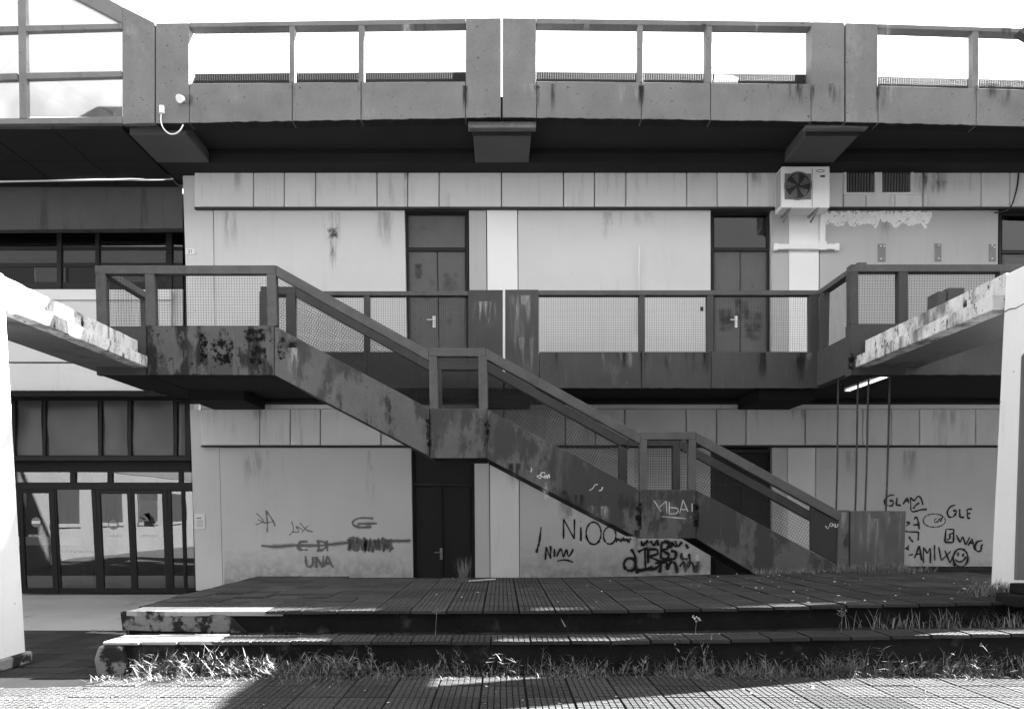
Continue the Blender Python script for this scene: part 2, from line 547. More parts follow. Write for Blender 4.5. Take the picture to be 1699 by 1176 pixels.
def smooth_line(pts, n=5):
    if len(pts) < 3:
        return [tuple(Vector(pts[0]).lerp(Vector(pts[-1]), k / n)) for k in range(n + 1)]
    P_ = [pts[0]] + list(pts) + [pts[-1]]
    out = []
    for i in range(1, len(P_) - 2):
        a, b, c, d = (Vector(P_[i + k]) for k in (-1, 0, 1, 2))
        for k in range(n):
            t = k / n
            out.append(tuple(0.5 * (2 * b + (c - a) * t + (2 * a - 5 * b + 4 * c - d) * t * t + (3 * b - a - 3 * c + d) * t ** 3)))
    out.append(tuple(pts[-1]))
    return out

def strokes(name, lines, w, Y, mat, parent, crop=(0, 0, 1), label=None, sm=True, halo=False):
    """sprayed line work: flat bands of paint lying on the wall at depth Y; w = width in photo pixels"""
    ox, oy, s = crop
    b = MB()
    for k, ln in enumerate(lines):
        pts = [(ox + x / s, oy + y / s) for x, y in ln]
        pts = smooth_line(pts) if sm else pts
        n = len(pts)
        L, Rr = [], []
        for i in range(n):
            a = Vector(pts[max(i - 1, 0)])
            c = Vector(pts[min(i + 1, n - 1)])
            d = c - a
            d = d.normalized() if d.length > 1e-6 else Vector((1, 0))
            nn = Vector((-d.y, d.x))
            ww = w * (0.48 + 0.34 * noise.noise(Vector((i * .35, k * 3.1, ox * .01)))) * (0.75 if i in (0, n - 1) else 1)
            L.append(at(*(Vector(pts[i]) + nn * ww), Y))
            Rr.append(at(*(Vector(pts[i]) - nn * ww), Y))
        yy = Y - 0.0003 * k
        vv = [(x, yy, z) for x, z in L] + [(x, yy, z) for x, z in Rr]
        b.add(vv, [(i, i + 1, n + i + 1, n + i) for i in range(n - 1)])
    o = b.build(name, mat, parent, label=label)
    if name == 'graffiti' and not halo:
        strokes('overspray', lines, w * 2.1, Y + .0022, HALO[mat.name], o, crop, None, sm, True)
    return o

def ell(cx, cy, rx, ry, a0=0, a1=360, n=18):
    return [(cx + rx * math.cos(math.radians(a0 + (a1 - a0) * k / n)), cy + ry * math.sin(math.radians(a0 + (a1 - a0) * k / n))) for k in range(n + 1)]

# ------------------------------------------------------------------ the ground
def sstep(a, b, x):
    t = min(max((x - a) / (b - a), 0), 1)
    return t * t * (3 - 2 * t)

def ground_z(x, y):
    z = -0.26 * sstep(6.0, 8.6, y) * sstep(-3.6, -4.7, x)
    if y > 7.4:
        z = min(z, -0.26 * sstep(7.4, 8.6, y) - 0.0) if x > -4.4 else z
    return z

b = MB()
xs = [-600, -60, -20] + [-14 + .5 * k for k in range(57)] + [20, 60, 600]
ys = [-600, -60, -20, -5] + [0 + .5 * k for k in range(42)] + [24, 40, 100, 900]
for y in ys:
    for x in xs:
        b.v.append((x, y, ground_z(x, y) - 0.03))
nx = len(xs)
for j in range(len(ys) - 1):
    for i in range(nx - 1):
        b.f.append((j * nx + i, j * nx + i + 1, (j + 1) * nx + i + 1, (j + 1) * nx + i))
structure(b.build('ground', earth_m, smooth=True))

# left forecourt: worn concrete slabs that dip towards the glass doors
fc = MB()
xs = [-16 + .4 * k for k in range(30)]
xs = [x for x in xs if x < -4.25] + [-4.24]
ys = [11.35 + .3 * k for k in range(19)]
for y in ys:
    for x in xs:
        fc.v.append((x, y, ground_z(x, y) + 0.004 + .012 * noise.noise(Vector((x * .8, y * .8, 2)))))
nx = len(xs)
for j in range(len(ys) - 1):
    for i in range(nx - 1):
        fc.f.append((j * nx + i, j * nx + i + 1, (j + 1) * nx + i + 1, (j + 1) * nx + i))
fo = structure(fc.build('forecourt', floor_m, smooth=True))
# the dark crack with moss that crosses it
cr = [(150, 1043), (220, 1046), (300, 1044), (380, 1047), (440, 1045)]
cb = MB()
for (u0, v0), (u1, v1) in zip(cr, cr[1:]):
    A, B = on(u0, v0, -.2), on(u1, v1, -.2)
    for k in range(6):
        t = (k + rnd.random()) / 6
        x, y = A[0] + (B[0] - A[0]) * t, A[1] + (B[1] - A[1]) * t
        z = ground_z(x, y)
        r = .05 + .07 * rnd.random()
        cb.add([(x + r * 1.6 * math.cos(a), y + r * .5 * math.sin(a), z + .004) for a in [i * math.pi / 4 for i in range(8)]] + [(x, y, z + .03)],
               [(i, (i + 1) % 8, 8) for i in range(8)])
cb.build('moss', weed_m, fo, kind='stuff')

# paving tiles: shared meshes with a raised grid of seven by seven studs
TS = 0.407
def tile_mesh(name, seed, mat, depth_rows=7):
    r = random.Random(seed)
    b = MB()
    w = TS - .020
    hd = w * depth_rows / 7
    b.box(-w / 2, w / 2, -hd / 2, hd / 2, -.035, -.010)
    nb_ = len(b.f)
    c = w / 7
    wob = [[.0035 * noise.noise(Vector((i * 1.7 + seed, j * .8, .5))) for j in range(depth_rows + 1)] for i in range(8)]
    for i in range(7):
        for j in range(depth_rows):
            gx, gy = .0036, .0034
            xa = -w / 2 + i * c + (gx if i else 0)
            xb = -w / 2 + (i + 1) * c - (gx if i < 6 else 0)
            y0 = -hd / 2 + j * c + gy + r.uniform(-.001, .001)
            y1 = y0 + c - 2 * gy
            l0, l1, r0, r1 = wob[i][j], wob[i][j + 1], wob[i + 1][j], wob[i + 1][j + 1]
            h = r.uniform(-.0016, .0014)
            e = .0025
            b.add([(xa + l0, y0, -.010), (xb + r0, y0, -.010), (xb + r1, y1, -.010), (xa + l1, y1, -.010),
                   (xa + l0 + e, y0 + e, h), (xb + r0 - e, y0 + e, h), (xb + r1 - e, y1 - e, h), (xa + l1 + e, y1 - e, h)],
                  [(4, 5, 6, 7), (0, 1, 5, 4), (1, 2, 6, 5), (2, 3, 7, 6), (3, 0, 4, 7)])
    me = bpy.data.meshes.new(name)
    me.from_pydata(b.v, [], b.f)
    bm = bmesh.new(); bm.from_mesh(me); bmesh.ops.recalc_face_normals(bm, faces=bm.faces); bm.to_mesh(me); bm.free()
    me.materials.append(mat)
    me.materials.append(joint_m)
    for k, p in enumerate(me.polygons):
        p.material_index = 1 if k < nb_ and k == 5 or (k < nb_ and abs(p.normal.z) > .9) else 0
    return me

def lay(me, x, y, z, parent, tilt=.006):
    o = bpy.data.objects.new('tile', me)
    o.rotation_euler = (rnd.uniform(-tilt, tilt), rnd.uniform(-tilt, tilt), rnd.uniform(-.006, .006))
    COL.objects.link(o)
    place(o, (x, y, z), parent)
    return o

pave_meshes = [tile_mesh('paving_tile', 100 + k, tile_m) for k in range(4)]
plat_meshes = [tile_mesh('platform_tile', 200 + k, tile2_m) for k in range(4)]

pb = MB().box(-7.0, 9.0, -4.0, 6.98, -.06, -.018)
pave = structure(pb.build('pavement', joint_m))
X00 = at(872, 1150, 6.4)[0]
cnt = 0
for j in range(6):
    y = 6.98 - TS / 2 - j * TS
    for i in range(-13, 15):
        x = X00 + (i + .5) * TS
        if x < -6.8 or x > 8.8 or cnt >= 300:
            continue
        u = VPX + x * F / max(y, .1)
        if j > 3 and not (-120 < u < 1820):
            continue
        lay(rnd.choice(pave_meshes), x, y, ground_z(x, y) + rnd.uniform(-.003, .003), pave)
        cnt += 1
for j in range(11):
    y = 6.98 + TS / 2 + j * TS
    for i in range(-22, -8):
        x = X00 + (i + .5) * TS
        if x > -4.32 or x < -4.4 - 3.0 - j * .22 or cnt >= 300 or y > 11.3:
            continue
        o = lay(rnd.choice(pave_meshes), x, y, ground_z(x, y) + rnd.uniform(-.004, .004), pave)
        o.rotation_euler.x += math.atan((ground_z(x, y + .2) - ground_z(x, y - .2)) / .4)
        cnt += 1
# nearer the lens (below the frame) the same slabs run on
nb = MB().box(-7.0, 9.0, -4.0, 6.98 - 6 * TS, -.017, 0.0)
nb.build('paving_field', tile_m, pave)

# raised platform and its front step
PT, TT = 0.54, 0.325
PL, PRT = -4.2, 9.5
def plat_z(x):
    return .10 * sstep(.5, 6.5, x)

def slab_core(x0, x1, y0, y1, top):
    b = MB()
    n = 24
    poly = [(x0 + (x1 - x0) * k / n, top + plat_z(x0 + (x1 - x0) * k / n)) for k in range(n + 1)]
    return b.prism([(x0, -.3)] + [(x1, -.3)] + poly[::-1], y0, y1)

plat = structure(slab_core(PL, PRT, 7.90, 12.45, PT - .037).build('platform', riser_m))
slab_core(4.75, 9.5, 12.451, 13.6, PT - .02).build('stair_footing', riser_m, plat)
n_t = 0
row_x0 = at(800.5, 1011, 7.7)[0]
for j in range(11):
    y = 7.84 + TS / 2 + j * TS
    for i in range(-12, 20):
        x = row_x0 + (i + .5) * TS
        if x < PL + .1 or x > 8.0:
            continue
        if j == 0 and x < -2.45:
            continue
        if n_t >= 300:
            continue
        dz = rnd.uniform(-.003, .004)
        t = .006
        if x < -1.9 and j < 5:
            dz += rnd.uniform(-.012, .014); t = .02
        lay(rnd.choice(plat_meshes), x, y, PT + plat_z(x) + dz, plat, t)
        n_t += 1
# bare bed where the front tiles are gone, and the plaster that peels from the riser
e = [(200, 1009), (300, 1010), (382, 1011), (484, 1013)]
bb = MB()
top = PT - .012
pts = [(PL, 7.86)] + [(PL + 1.75 * k / 9, 7.86 + rnd.uniform(-.012, .02)) for k in range(1, 10)]
bb.add([(x, y, top) for x, y in pts] + [(x, 8.24, top + .002) for x, y in pts] + [(x, y, top - .05) for x, y in pts],
       [(i, i + 1, 10 + i + 1, 10 + i) for i in range(9)] + [(20 + i, 20 + i + 1, i + 1, i) for i in range(9)])
bb.build('mortar_bed', conc_m, plat)
pl_px = [(199, 1013), (300, 1014), (330, 1016), (352, 1019), (368, 1018), (384, 1023), (396, 1036), (408, 1049), (380, 1049), (330, 1048), (260, 1047), (203, 1045)]
pp('plaster', pl_px, 7.865, .034, plaster_m, plat, 0.004)
MB().box(PL - .03, PL + .001, 7.9, 12.4, -.3, PT - .04).build('plaster', plaster_m, plat)

step = structure(slab_core(-4.05, PRT, 7.16, 7.899, TT - .037).build('step', riser_m))
for i in range(-11, 24):
    x = row_x0 + (i + .5) * TS + .1
    if x < -2.9 or x > 8.6:
        continue
    lay(rnd.choice(plat_meshes), x, 7.11 + TS / 2, TT + plat_z(x) * .9 + rnd.uniform(-.004, .004), step, .008)
for k in range(3):
    x0 = -4.05 + k * .38
    MB().box(x0 + .006, x0 + .374, 7.10 + .015 * k, 7.52, TT - .038, TT - .004 + .006 * k).build('coping_slab', conc_m, step, .008)
pier = MB()
pier.prism([(-4.10, -.06), (-3.84, -.06), (-3.82, .12), (-3.86, TT - .04), (-4.08, TT - .04), (-4.13, .14)], 7.08, 7.4)
pier.build('pier', plaster_m, step, .02)
# broken mortar lumps on the step behind its tiles
rb = MB()
for k in range(110):
    x = rnd.uniform(-3.4, -.2) if k < 80 else rnd.uniform(-.2, 7)
    y = rnd.uniform(7.5, 7.86)
    r = rnd.uniform(.01, .045)
    z = TT - .04 + plat_z(x) * .9
    c = [Vector((rnd.uniform(-1, 1), rnd.uniform(-1, 1), rnd.uniform(.2, 1))) * r for _ in range(4)]
    rb.add([Vector((x, y, z)) + q for q in c] + [(x, y, z - .01)], [(0, 1, 2), (0, 2, 3), (0, 3, 1), (1, 3, 4), (1, 2, 4), (2, 3, 4)])
rb.build('rubble', riser_m, step, kind='stuff')

# ------------------------------------------------------------------ market building facade
bx, bz = at(560, 955, YW)
bld = thing('market_building', 'pale panelled two storey building with grey steel doors behind the stair', 'building', (0, YW, -.28))
MB().box(-6.7, 27.0, 15.82, 16.1, -.3, 9.2).build('wall', frame_m, bld)
# side return of the corner
pp('wall_return', [(326, 1004), (329, 1004), (306, 284), (303, 284)], YW + .006, .9, wall_m, bld, 0)

def wall_piece(name, u0, u1, v0, v1, lu0, lu1, mat, Y=YW, d=.21, label=None, bevel=.005):
    return pp(name, [(lu0, v1), (lu1, v1), (u1, v0), (u0, v0)], Y, d, mat, bld, bevel, label)

# upper storey: corner pier, panels, pilasters
wall_piece('wall_panel', 305, 352, 283, 640, 312, 358, wall_m, YW + .004, label='narrow corner panel carrying the number plate')
wall_piece('wall_panel', 354.5, 671, 347.2, 640, 358.5, 676, wall_m)
wall_piece('wall_panel', 778, 806.5, 347.2, 640, 780, 808.5, grey_m)
wall_piece('pilaster', 808, 858, 347.2, 640, 810, 860, white_m, YW - .012, .22)
wall_piece('wall_panel', 859.5, 1179, 347.2, 640, 861, 1179.5, wall_m)
wall_piece('wall_panel', 1280, 1308.5, 347.2, 640, 1280, 1308, grey_m)
wall_piece('pilaster', 1309.5, 1359, 347.2, 640, 1309, 1358, white_m, YW - .012, .22)
wall_piece('wall_panel', 1360.5, 1656.5, 347.2, 640, 1359.5, 1654, grey_m, label='panel with white foam along its top edge')
wall_piece('wall_panel', 1760, 2000, 347.2, 640, 1758, 2000, wall_m)
# lower storey
LB = 1004
wall_piece('wall_panel', 315, 362, 680, LB, 326, 370, wall2_m, YW + .004)
wall_piece('wall_panel', 364, 682, 742.6, LB, 371, 686, wall2_m, label='lower panel scrawled over with faded spray lines')
wall_piece('wall_panel', 787, 811, 742.6, LB, 789, 813, wall2_m)
wall_piece('pilaster', 812.5, 860.5, 742.6, LB, 814, 862, white2_m, YW - .012, .22)
wall_piece('wall_panel', 862, 1179, 742.6, LB, 863, 1179, wall2_m, label='lower panel with black sprayed names under the stair')
wall_piece('wall_panel', 1281, 1306, 742.2, LB, 1281, 1306, wall2_m)
wall_piece('pilaster', 1307.5, 1353, 742.2, LB, 1306, 1352, white2_m, YW - .012, .22)
wall_piece('wall_panel', 1354.5, 1655, 742.2, LB, 1353.5, 1646, wall2_m, label='lower right panel full of black sprayed words and a smiley')
wall_piece('wall_panel', 1760, 2000, 742.2, LB, 1750, 2000, wall2_m)
MB().box(-7.0, 27.0, YW - .02, YW + .1, -.3, -.06).build('plinth', riser_m, bld)

# projecting bands of cladding panels above each storey
ub = [322, 420.5, 471.5, 523.5, 625.5, 676.5, 728.5, 832, 935, 986.5, 1038.5, 1139.5, 1190, 1240.5, 1291, 1399]
ub2 = [1532, 1628, 1676, 1727, 1830, 1940]
YB = YW - .12
for u0, u1 in list(zip(ub, ub[1:])) + list(zip(ub2, ub2[1:])):
    rp('cladding_panel', u0 + .9, 281, u1 - .9, 342.5, YB, .33, band_m, bld, .004)
rp('cladding_panel', 1400, 272.5, 1531, 281, YB, .33, band_m, bld, .003)
for u0, u1 in ((1400, 1437), (1437, 1485), (1485, 1531)):
    rp('cladding_panel', u0 + .7, 323, u1 - .7, 342.5, YB, .33, band_m, bld, .003)
rp('cladding_panel', 1515.5, 281.5, 1531, 322.5, YB, .33, band_m, bld, .003)
rp('top_ledge', 322, 272.5, 1399, 280, YB - .02, .35, band_m, bld, .004)
rp('top_ledge', 1532, 274, 1940, 280, YB - .02, .35, band_m, bld, .004)
rp('gap_shadow_strip', 322, 343.5, 1940, 346.2, YB + .03, .3, gallery_m, bld, .003)  # dark strip painted in for the shadow gap below the upper band
lb = [333, 431, 481.5, 531.5, 632, 683, 734, 836, 938, 988, 1037, 1138.5, 1189, 1238, 1336, 1432, 1479, 1526, 1619, 1667, 1718, 1820, 1930]
for u0, u1 in zip(lb, lb[1:]):
    rp('cladding_panel', u0 + .9, 679, u1 - .9, 738, YB, .33, band2_m, bld, .004)
rp('top_ledge', 333, 671, 1930, 678, YB - .02, .35, band2_m, bld, .004)
rp('gap_shadow_strip', 333, 739, 1930, 741.4, YB + .03, .3, gallery_m, bld, .003)  # same painted shadow gap below the lower band

# doors
def door(u0, u1, vt, vtr, vb, us, hx, hy, lu, mat, transom=None, label=None, hm=handle_m, blind_or_reflection=None):
    """double steel door in its recess: frame, transom, two leaves, handle; lu = shift of the foot to the right"""
    Y = YW + .10
    d = MB()
    for a, b_, c, e_ in ((u0, u0 + 4, vt, vb), (u1 - 4, u1, vt, vb)):
        d.prism(px([(a + lu, e_), (b_ + lu, e_), (b_, c), (a, c)], Y), Y, Y + .1)
    d.prism(px([(u0 + 4, vt + 6), (u1 - 4, vt + 6), (u1 - 4, vt), (u0 + 4, vt)], Y), Y, Y + .1)
    d.prism(px([(u0 + 4, vtr + 2.5), (u1 - 4, vtr + 2.5), (u1 - 4, vtr - 2.5), (u0 + 4, vtr - 2.5)], Y), Y, Y + .1)
    o = d.build('door', frame_m, bld, .004, label=label)
    if transom is None:
        rp('transom_panel', u0 + 4.5, vt + 6.5, u1 - 4.5, vtr - 3, Y + .05, .04, mat, o, .004)
    else:
        rp('transom_pane', u0 + 5, vt + 7, u1 - 5, vtr - 3, Y + .05, .012, transom, o, 0)
        if blind_or_reflection:
            rp('blind_or_reflection', u0 + 5, vt + 7, u1 - 5, vtr - 3, Y + .075, .01, blind_or_reflection, o, 0)
    for a, b_ in ((u0 + 4.5, us - .7), (us + .7, u1 - 4.5)):
        lf = pp('door_leaf', [(a + lu, vb), (b_ + lu, vb), (b_, vtr + 3), (a, vtr + 3)], Y + .04, .05, mat, o, .006)
        m = MB()
        for s in (a + 2.5, b_ - 4.5):
            m.prism(px([(s + lu * .9, vb - 6), (s + 2 + lu * .9, vb - 6), (s + 2, vtr + 6), (s, vtr + 6)], Y + .04), Y + .033, Y + .045)
        m.prism(px([(a + 4.5, vtr + 8), (b_ - 4.5, vtr + 8), (b_ - 4.5, vtr + 6), (a + 4.5, vtr + 6)], Y + .04), Y + .033, Y + .045)
        m.build('leaf_edging', mat, o, .002)
    h = MB()
    X, Z = at(hx, hy, Y)
    h.box(X - .032, X + .032, Y + .015, Y + .038, Z - .135, Z + .12)
    h.tube([(X - .005, Y + .02, Z + .03), (X - .005, Y - .03, Z + .03), (X - .15, Y - .035, Z + .025)], .013, 8)
    h.build('handle', hm, o, .003)
    return o

door(673, 776, 350.5, 414, 612, 725.5, 720, 533, 3.5, door_m, label='grey upper door, left of the two upper double doors')
door(1180, 1277, 350.5, 414, 612, 1228, 1222, 533, 0, door_m, dglass_m, 'upper door with a dark glass transom and a long dark stain', blind_or_reflection=M('reflection_grey', .34, .05, 1, .03))  # grey sheet behind this transom imitates the reflection in its glass
door(1658, 1758, 352, 418, 612, 1708, 1702, 533, -2, door_m, dglass_m, 'door at the right end cut off by the frame', blind_or_reflection=M('blind_pale', .5, .05, 1, .03))
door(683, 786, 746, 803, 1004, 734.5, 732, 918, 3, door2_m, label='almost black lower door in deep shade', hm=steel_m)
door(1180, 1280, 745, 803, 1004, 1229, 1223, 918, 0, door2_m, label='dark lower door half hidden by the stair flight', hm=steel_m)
# round stain mark and number plate
plate = rp('number_plate', 308, 412, 323, 422, YW - .012, .012, paper_m, bld, .001, 'small white plate with the number 21')
text('21', 'lettering', 315.5, 417.2, YW - .014, .10, ink_m, plate)
nt_ = rp('notice', 323, 852, 340, 877, YW - .012, .010, paper_m, bld, .001, 'white printed notice on the corner pier')
for k, v in enumerate((858, 863, 866, 869, 872)):
    rp('print_line', 326, v, 337 if k else 334, v + (2.2 if k == 0 else .9), YW - .0145, .002, steel_m, nt_, 0)
rp('wall_tag', 1162, 509, 1167, 516, YW - .01, .012, ink_m, bld, .001)

# sealing foam
fb = MB()
def fr(x, o, sc_):
    return sum(noise.noise(Vector((x * sc_ * 2 ** q, o, q * 3.1))) / 1.7 ** q for q in range(4))
for k in range(1500):
    t = rnd.random()
    u = 1367 + t * 178
    lim = 370 + 8 * fr(u, 1.0, .05) + 4 * abs(math.sin(u * .13)) - 11 * math.exp(-((t - .52) / .02) ** 2) - 10 * max(0, t - .95) / .05
    s_ = rnd.random() ** .8
    v = 352.8 + (lim - 352.8) * s_
    X, Z = at(u, v, YW)
    r = rnd.uniform(.012, .040) * (1.15 - .45 * s_)
    dep = .05 * (1 - s_ ** 2) * rnd.random()
    vv, ff = [], []
    for i_ in range(3):
        for j_ in range(7):
            a, c = 2 * math.pi * (j_ + .5 * i_) / 7, math.pi / 2 * i_ / 3
            k2 = 1 + .5 * noise.noise(Vector((u * 3 + a, v, c * 2)))
            vv.append((X + r * k2 * math.cos(a) * math.cos(c), YW - dep - .5 * r * math.sin(c) * k2, Z + r * .8 * k2 * math.sin(a) * math.cos(c)))
    vv.append((X, YW - dep - .55 * r, Z))
    for i_ in range(2):
        for j_ in range(7):
            ff.append((i_ * 7 + j_, i_ * 7 + (j_ + 1) % 7, (i_ + 1) * 7 + (j_ + 1) % 7, (i_ + 1) * 7 + j_))
    ff += [(14 + j_, 14 + (j_ + 1) % 7, 21) for j_ in range(7)]
    fb.add(vv, ff)
fb.build('sealing_foam', foam_m, bld, smooth=True, label='ragged white foam squeezed out under the cladding band')

# drip stain below the eaves of the left upper panel
# ------------------------------------------------------------------ sprayed and scribbled writing
c2 = (340, 720, 3.398)
zz = []
for k in range(26):
    zz.append((805 + k * 10 + rnd.uniform(-6, 6), (590 if k % 2 else 655) + rnd.uniform(-8, 10)))
YP = YW - .004
strokes('graffiti', [[(290, 445), (330, 490), (285, 510)], [(345, 430), (352, 500), (350, 555)], [(345, 430), (385, 490), (395, 520)], [(300, 480), (340, 500), (385, 490)]],
        1.7, YP, spray_g, bld, c2, 'thin angular tag, upper of the two on the left panel')
strokes('graffiti', [[(488, 490), (500, 540), (475, 570)], [(490, 550), (530, 550), (515, 520), (560, 545)], [(535, 500), (575, 540), (610, 550)], [(545, 555), (580, 515)]],
        1.4, YP, spray_g, bld, c2, 'second thin tag beside the first')
strokes('graffiti', [[(950, 475), (880, 472), (838, 488), (838, 512), (880, 525), (940, 522)], [(860, 505), (970, 503)], [(318, 628), (400, 634), (520, 625), (640, 628), (800, 612), (1000, 604), (1160, 600)],
                     [(580, 605), (540, 608), (525, 630), (540, 650), (580, 652)], [(525, 629), (620, 627)], [(640, 598), (642, 655)], [(628, 598), (675, 610), (682, 632), (665, 650), (630, 657)], [(688, 598), (691, 660)],
                     [(568, 685), (573, 735), (592, 748), (608, 730), (610, 690)], [(628, 752), (628, 690)], [(628, 690), (665, 752)], [(668, 685), (665, 752)], [(672, 748), (690, 685)], [(690, 685), (722, 752)], [(678, 725), (712, 728)]],
        3.3, YP, spray_g, bld, c2, 'faded grey letters CDI and UNA with a long line through them')
strokes('graffiti', [zz, [(900, 580), (880, 620), (830, 650)], [(1000, 585), (1060, 650)], [(800, 600), (830, 585), (870, 600), (850, 660)]], 3.6, YP - .002, spray_g, bld, c2, 'word scribbled out in grey')
c4 = (870, 840, 5.31)
strokes('graffiti', [[(148, 180), (135, 290), (122, 350)], [(345, 285), (345, 110)], [(345, 110), (440, 285)], [(442, 110), (440, 285)], [(497, 180), (499, 305)], [(496, 130), (500, 132)],
                     ell(610, 235, 66, 98, 0, 360)], 2.7, YP, spray_m, bld, c4, 'tall thin black letters running in under the stair')
strokes('graffiti', [ell(752, 255, 55, 75, 0, 360)], 2.2, YP, spray_m, bld, c4, 'black loop half hidden by the stair flight')
strokes('graffiti', [[(130, 320), (105, 408)], [(185, 470), (192, 355)], [(192, 355), (230, 455)], [(232, 345), (232, 462)], [(265, 372), (264, 445)], [(285, 440), (320, 375), (345, 440), (370, 380), (392, 440), (432, 372)], [(290, 480), (360, 470), (430, 490)]], 2.9, YP - .003, spray_m, bld, c4, 'small fat black sprayed scrawl near the pilaster')
sc = [(805 + k * 7, 275 + (30 if k % 2 else -12) + rnd.uniform(-10, 22)) for k in range(21)]
tagl = [ell(930, 510, 52, 55), [(940, 372), (975, 440), (985, 560), (1060, 552), (1130, 530)], [(1062, 372), (1066, 540)], [(1000, 400), (1060, 372), (1090, 380)], [(1090, 500), (1090, 380)], [(1090, 378), (1160, 378), (1172, 415), (1098, 440)], [(1100, 440), (1200, 480), (1300, 470)],
        [(1210, 310), (1200, 460)], [(1205, 320), (1270, 310), (1260, 370), (1205, 380), (1270, 420), (1250, 460), (1205, 455)], [(1290, 390), (1335, 405), (1320, 460), (1260, 460)], [(1385, 408), (1388, 455), (1440, 462)], [(1450, 412), (1456, 490), (1440, 545)],
        [(1190, 582), (1202, 500), (1150, 500)], [(1202, 500), (1250, 492), (1262, 560)], [(1262, 540), (1292, 490), (1328, 505), (1350, 585)], [(1370, 530), (1400, 488), (1422, 580)], [(1422, 560), (1446, 494), (1482, 505), (1502, 582)], [(1500, 545), (1525, 520), (1518, 580)],
        [(990, 592), (1002, 556), (1060, 556), (1150, 546), (1202, 505)], [(1030, 300), (1042, 340), (1090, 296)], [(1110, 300), (1140, 340), (1170, 296), (1180, 345)], [(1230, 300), (1300, 345), (1250, 360)], [(1330, 300), (1350, 350), (1390, 310)], [(1290, 310), (1340, 360)], [(1420, 330), (1445, 370)]]
strokes('graffiti', [sc], 1.3, YP - .001, spray_m, bld, c4, 'fuzzy black scribble at the end of the tall letters')
strokes('graffiti', tagl, 4.2, YP, spray_m, bld, c4, 'dense black looping tag under the middle landing')
c5 = (1440, 800, 7.722)
strokes('graffiti', [[(345, 160), (270, 170), (218, 220), (215, 270), (260, 300), (315, 290), (320, 235), (275, 238)], [(375, 195), (362, 292)], [(362, 292), (425, 292)], [(450, 280), (500, 195)], [(500, 195), (525, 265)], [(470, 240), (530, 228)],
                     [(550, 345), (545, 190)], [(545, 190), (590, 240)], [(590, 240), (640, 180), (680, 205), (705, 290)], [(580, 340), (610, 295), (660, 260)], [(540, 330), (575, 375), (680, 350), (755, 345)]], 2.7, YP, spray_m, bld, c5, 'black word GLAM with a tail')
strokes('graffiti', [[(590, 480), (620, 442), (650, 520), (655, 600)], [(580, 545), (650, 540)], [(490, 505), (530, 520), (490, 560)], [(480, 618), (520, 632), (655, 635)], [(650, 640), (642, 745)], [(530, 690), (540, 720), (580, 765)], [(520, 800), (510, 870)], [(470, 850), (520, 830)]],
        2.9, YP, spray_m, bld, c5, 'black letters running behind the square end panel')
strokes('graffiti', [[(885, 460), (858, 475), (856, 508), (884, 508), (886, 488)], [(900, 510), (915, 465), (932, 505)], [(930, 452), (945, 470)], [(960, 430), (935, 505)]], 1.5, YP, spray_m, bld, c5, 'small word inside the speech bubble')
strokes('graffiti', [ell(850, 488, 143, 85)], 1.5, YP, spray_m, bld, c5, 'oval speech bubble')
strokes('graffiti', [[(1125, 290), (1060, 310), (1020, 370), (1030, 430), (1080, 445), (1125, 400), (1130, 362), (1090, 366)], [(1175, 340), (1180, 450)], [(1180, 450), (1235, 445)], [(1335, 340), (1270, 345)], [(1270, 345), (1280, 455), (1310, 450)], [(1272, 400), (1315, 395)]], 2.7, YP, spray_m, bld, c5, 'black letters GLE')
strokes('graffiti', [[(1000, 600), (1100, 600)], [(1100, 600), (1095, 770)], [(1095, 770), (985, 765)], [(985, 765), (1000, 600)], [(1090, 650), (1050, 665), (1050, 715), (1010, 735)],
                     [(1130, 670), (1180, 770)], [(1180, 770), (1215, 690)], [(1215, 690), (1250, 800)], [(1250, 800), (1305, 700)], [(1280, 810), (1335, 720)], [(1335, 720), (1365, 860)], [(1300, 780), (1355, 770)],
                     [(1465, 745), (1400, 760), (1370, 830), (1400, 880), (1445, 870), (1455, 805), (1475, 800)]], 2.7, YP, spray_m, bld, c5, 'boxed letter and the letters WAG')
strokes('graffiti', [[(520, 935), (580, 920)], [(595, 970), (660, 810)], [(660, 810), (690, 1000)], [(615, 920), (680, 910)], [(710, 1030), (712, 830)], [(712, 830), (760, 910)], [(760, 910), (800, 840)], [(800, 840), (800, 1035)], [(852, 800), (855, 1000)],
                     [(905, 825), (940, 1000)], [(940, 1000), (1060, 880)], [(985, 870), (1050, 1030)], [(1050, 1030), (1120, 885)], ell(1185, 965, 94, 115), [(1155, 892), (1154, 945)], [(1227, 905), (1210, 950)], [(1115, 985), (1160, 1015), (1215, 1005), (1255, 950)], [(1085, 1045), (1120, 1070)]],
        2.7, YP, spray_m, bld, c5, 'letters AMIW and a smiling face')

UNDER.update({k: under_m for k in ('end_panel', 'low_panel', 'landing_panel', 'flight_side')})
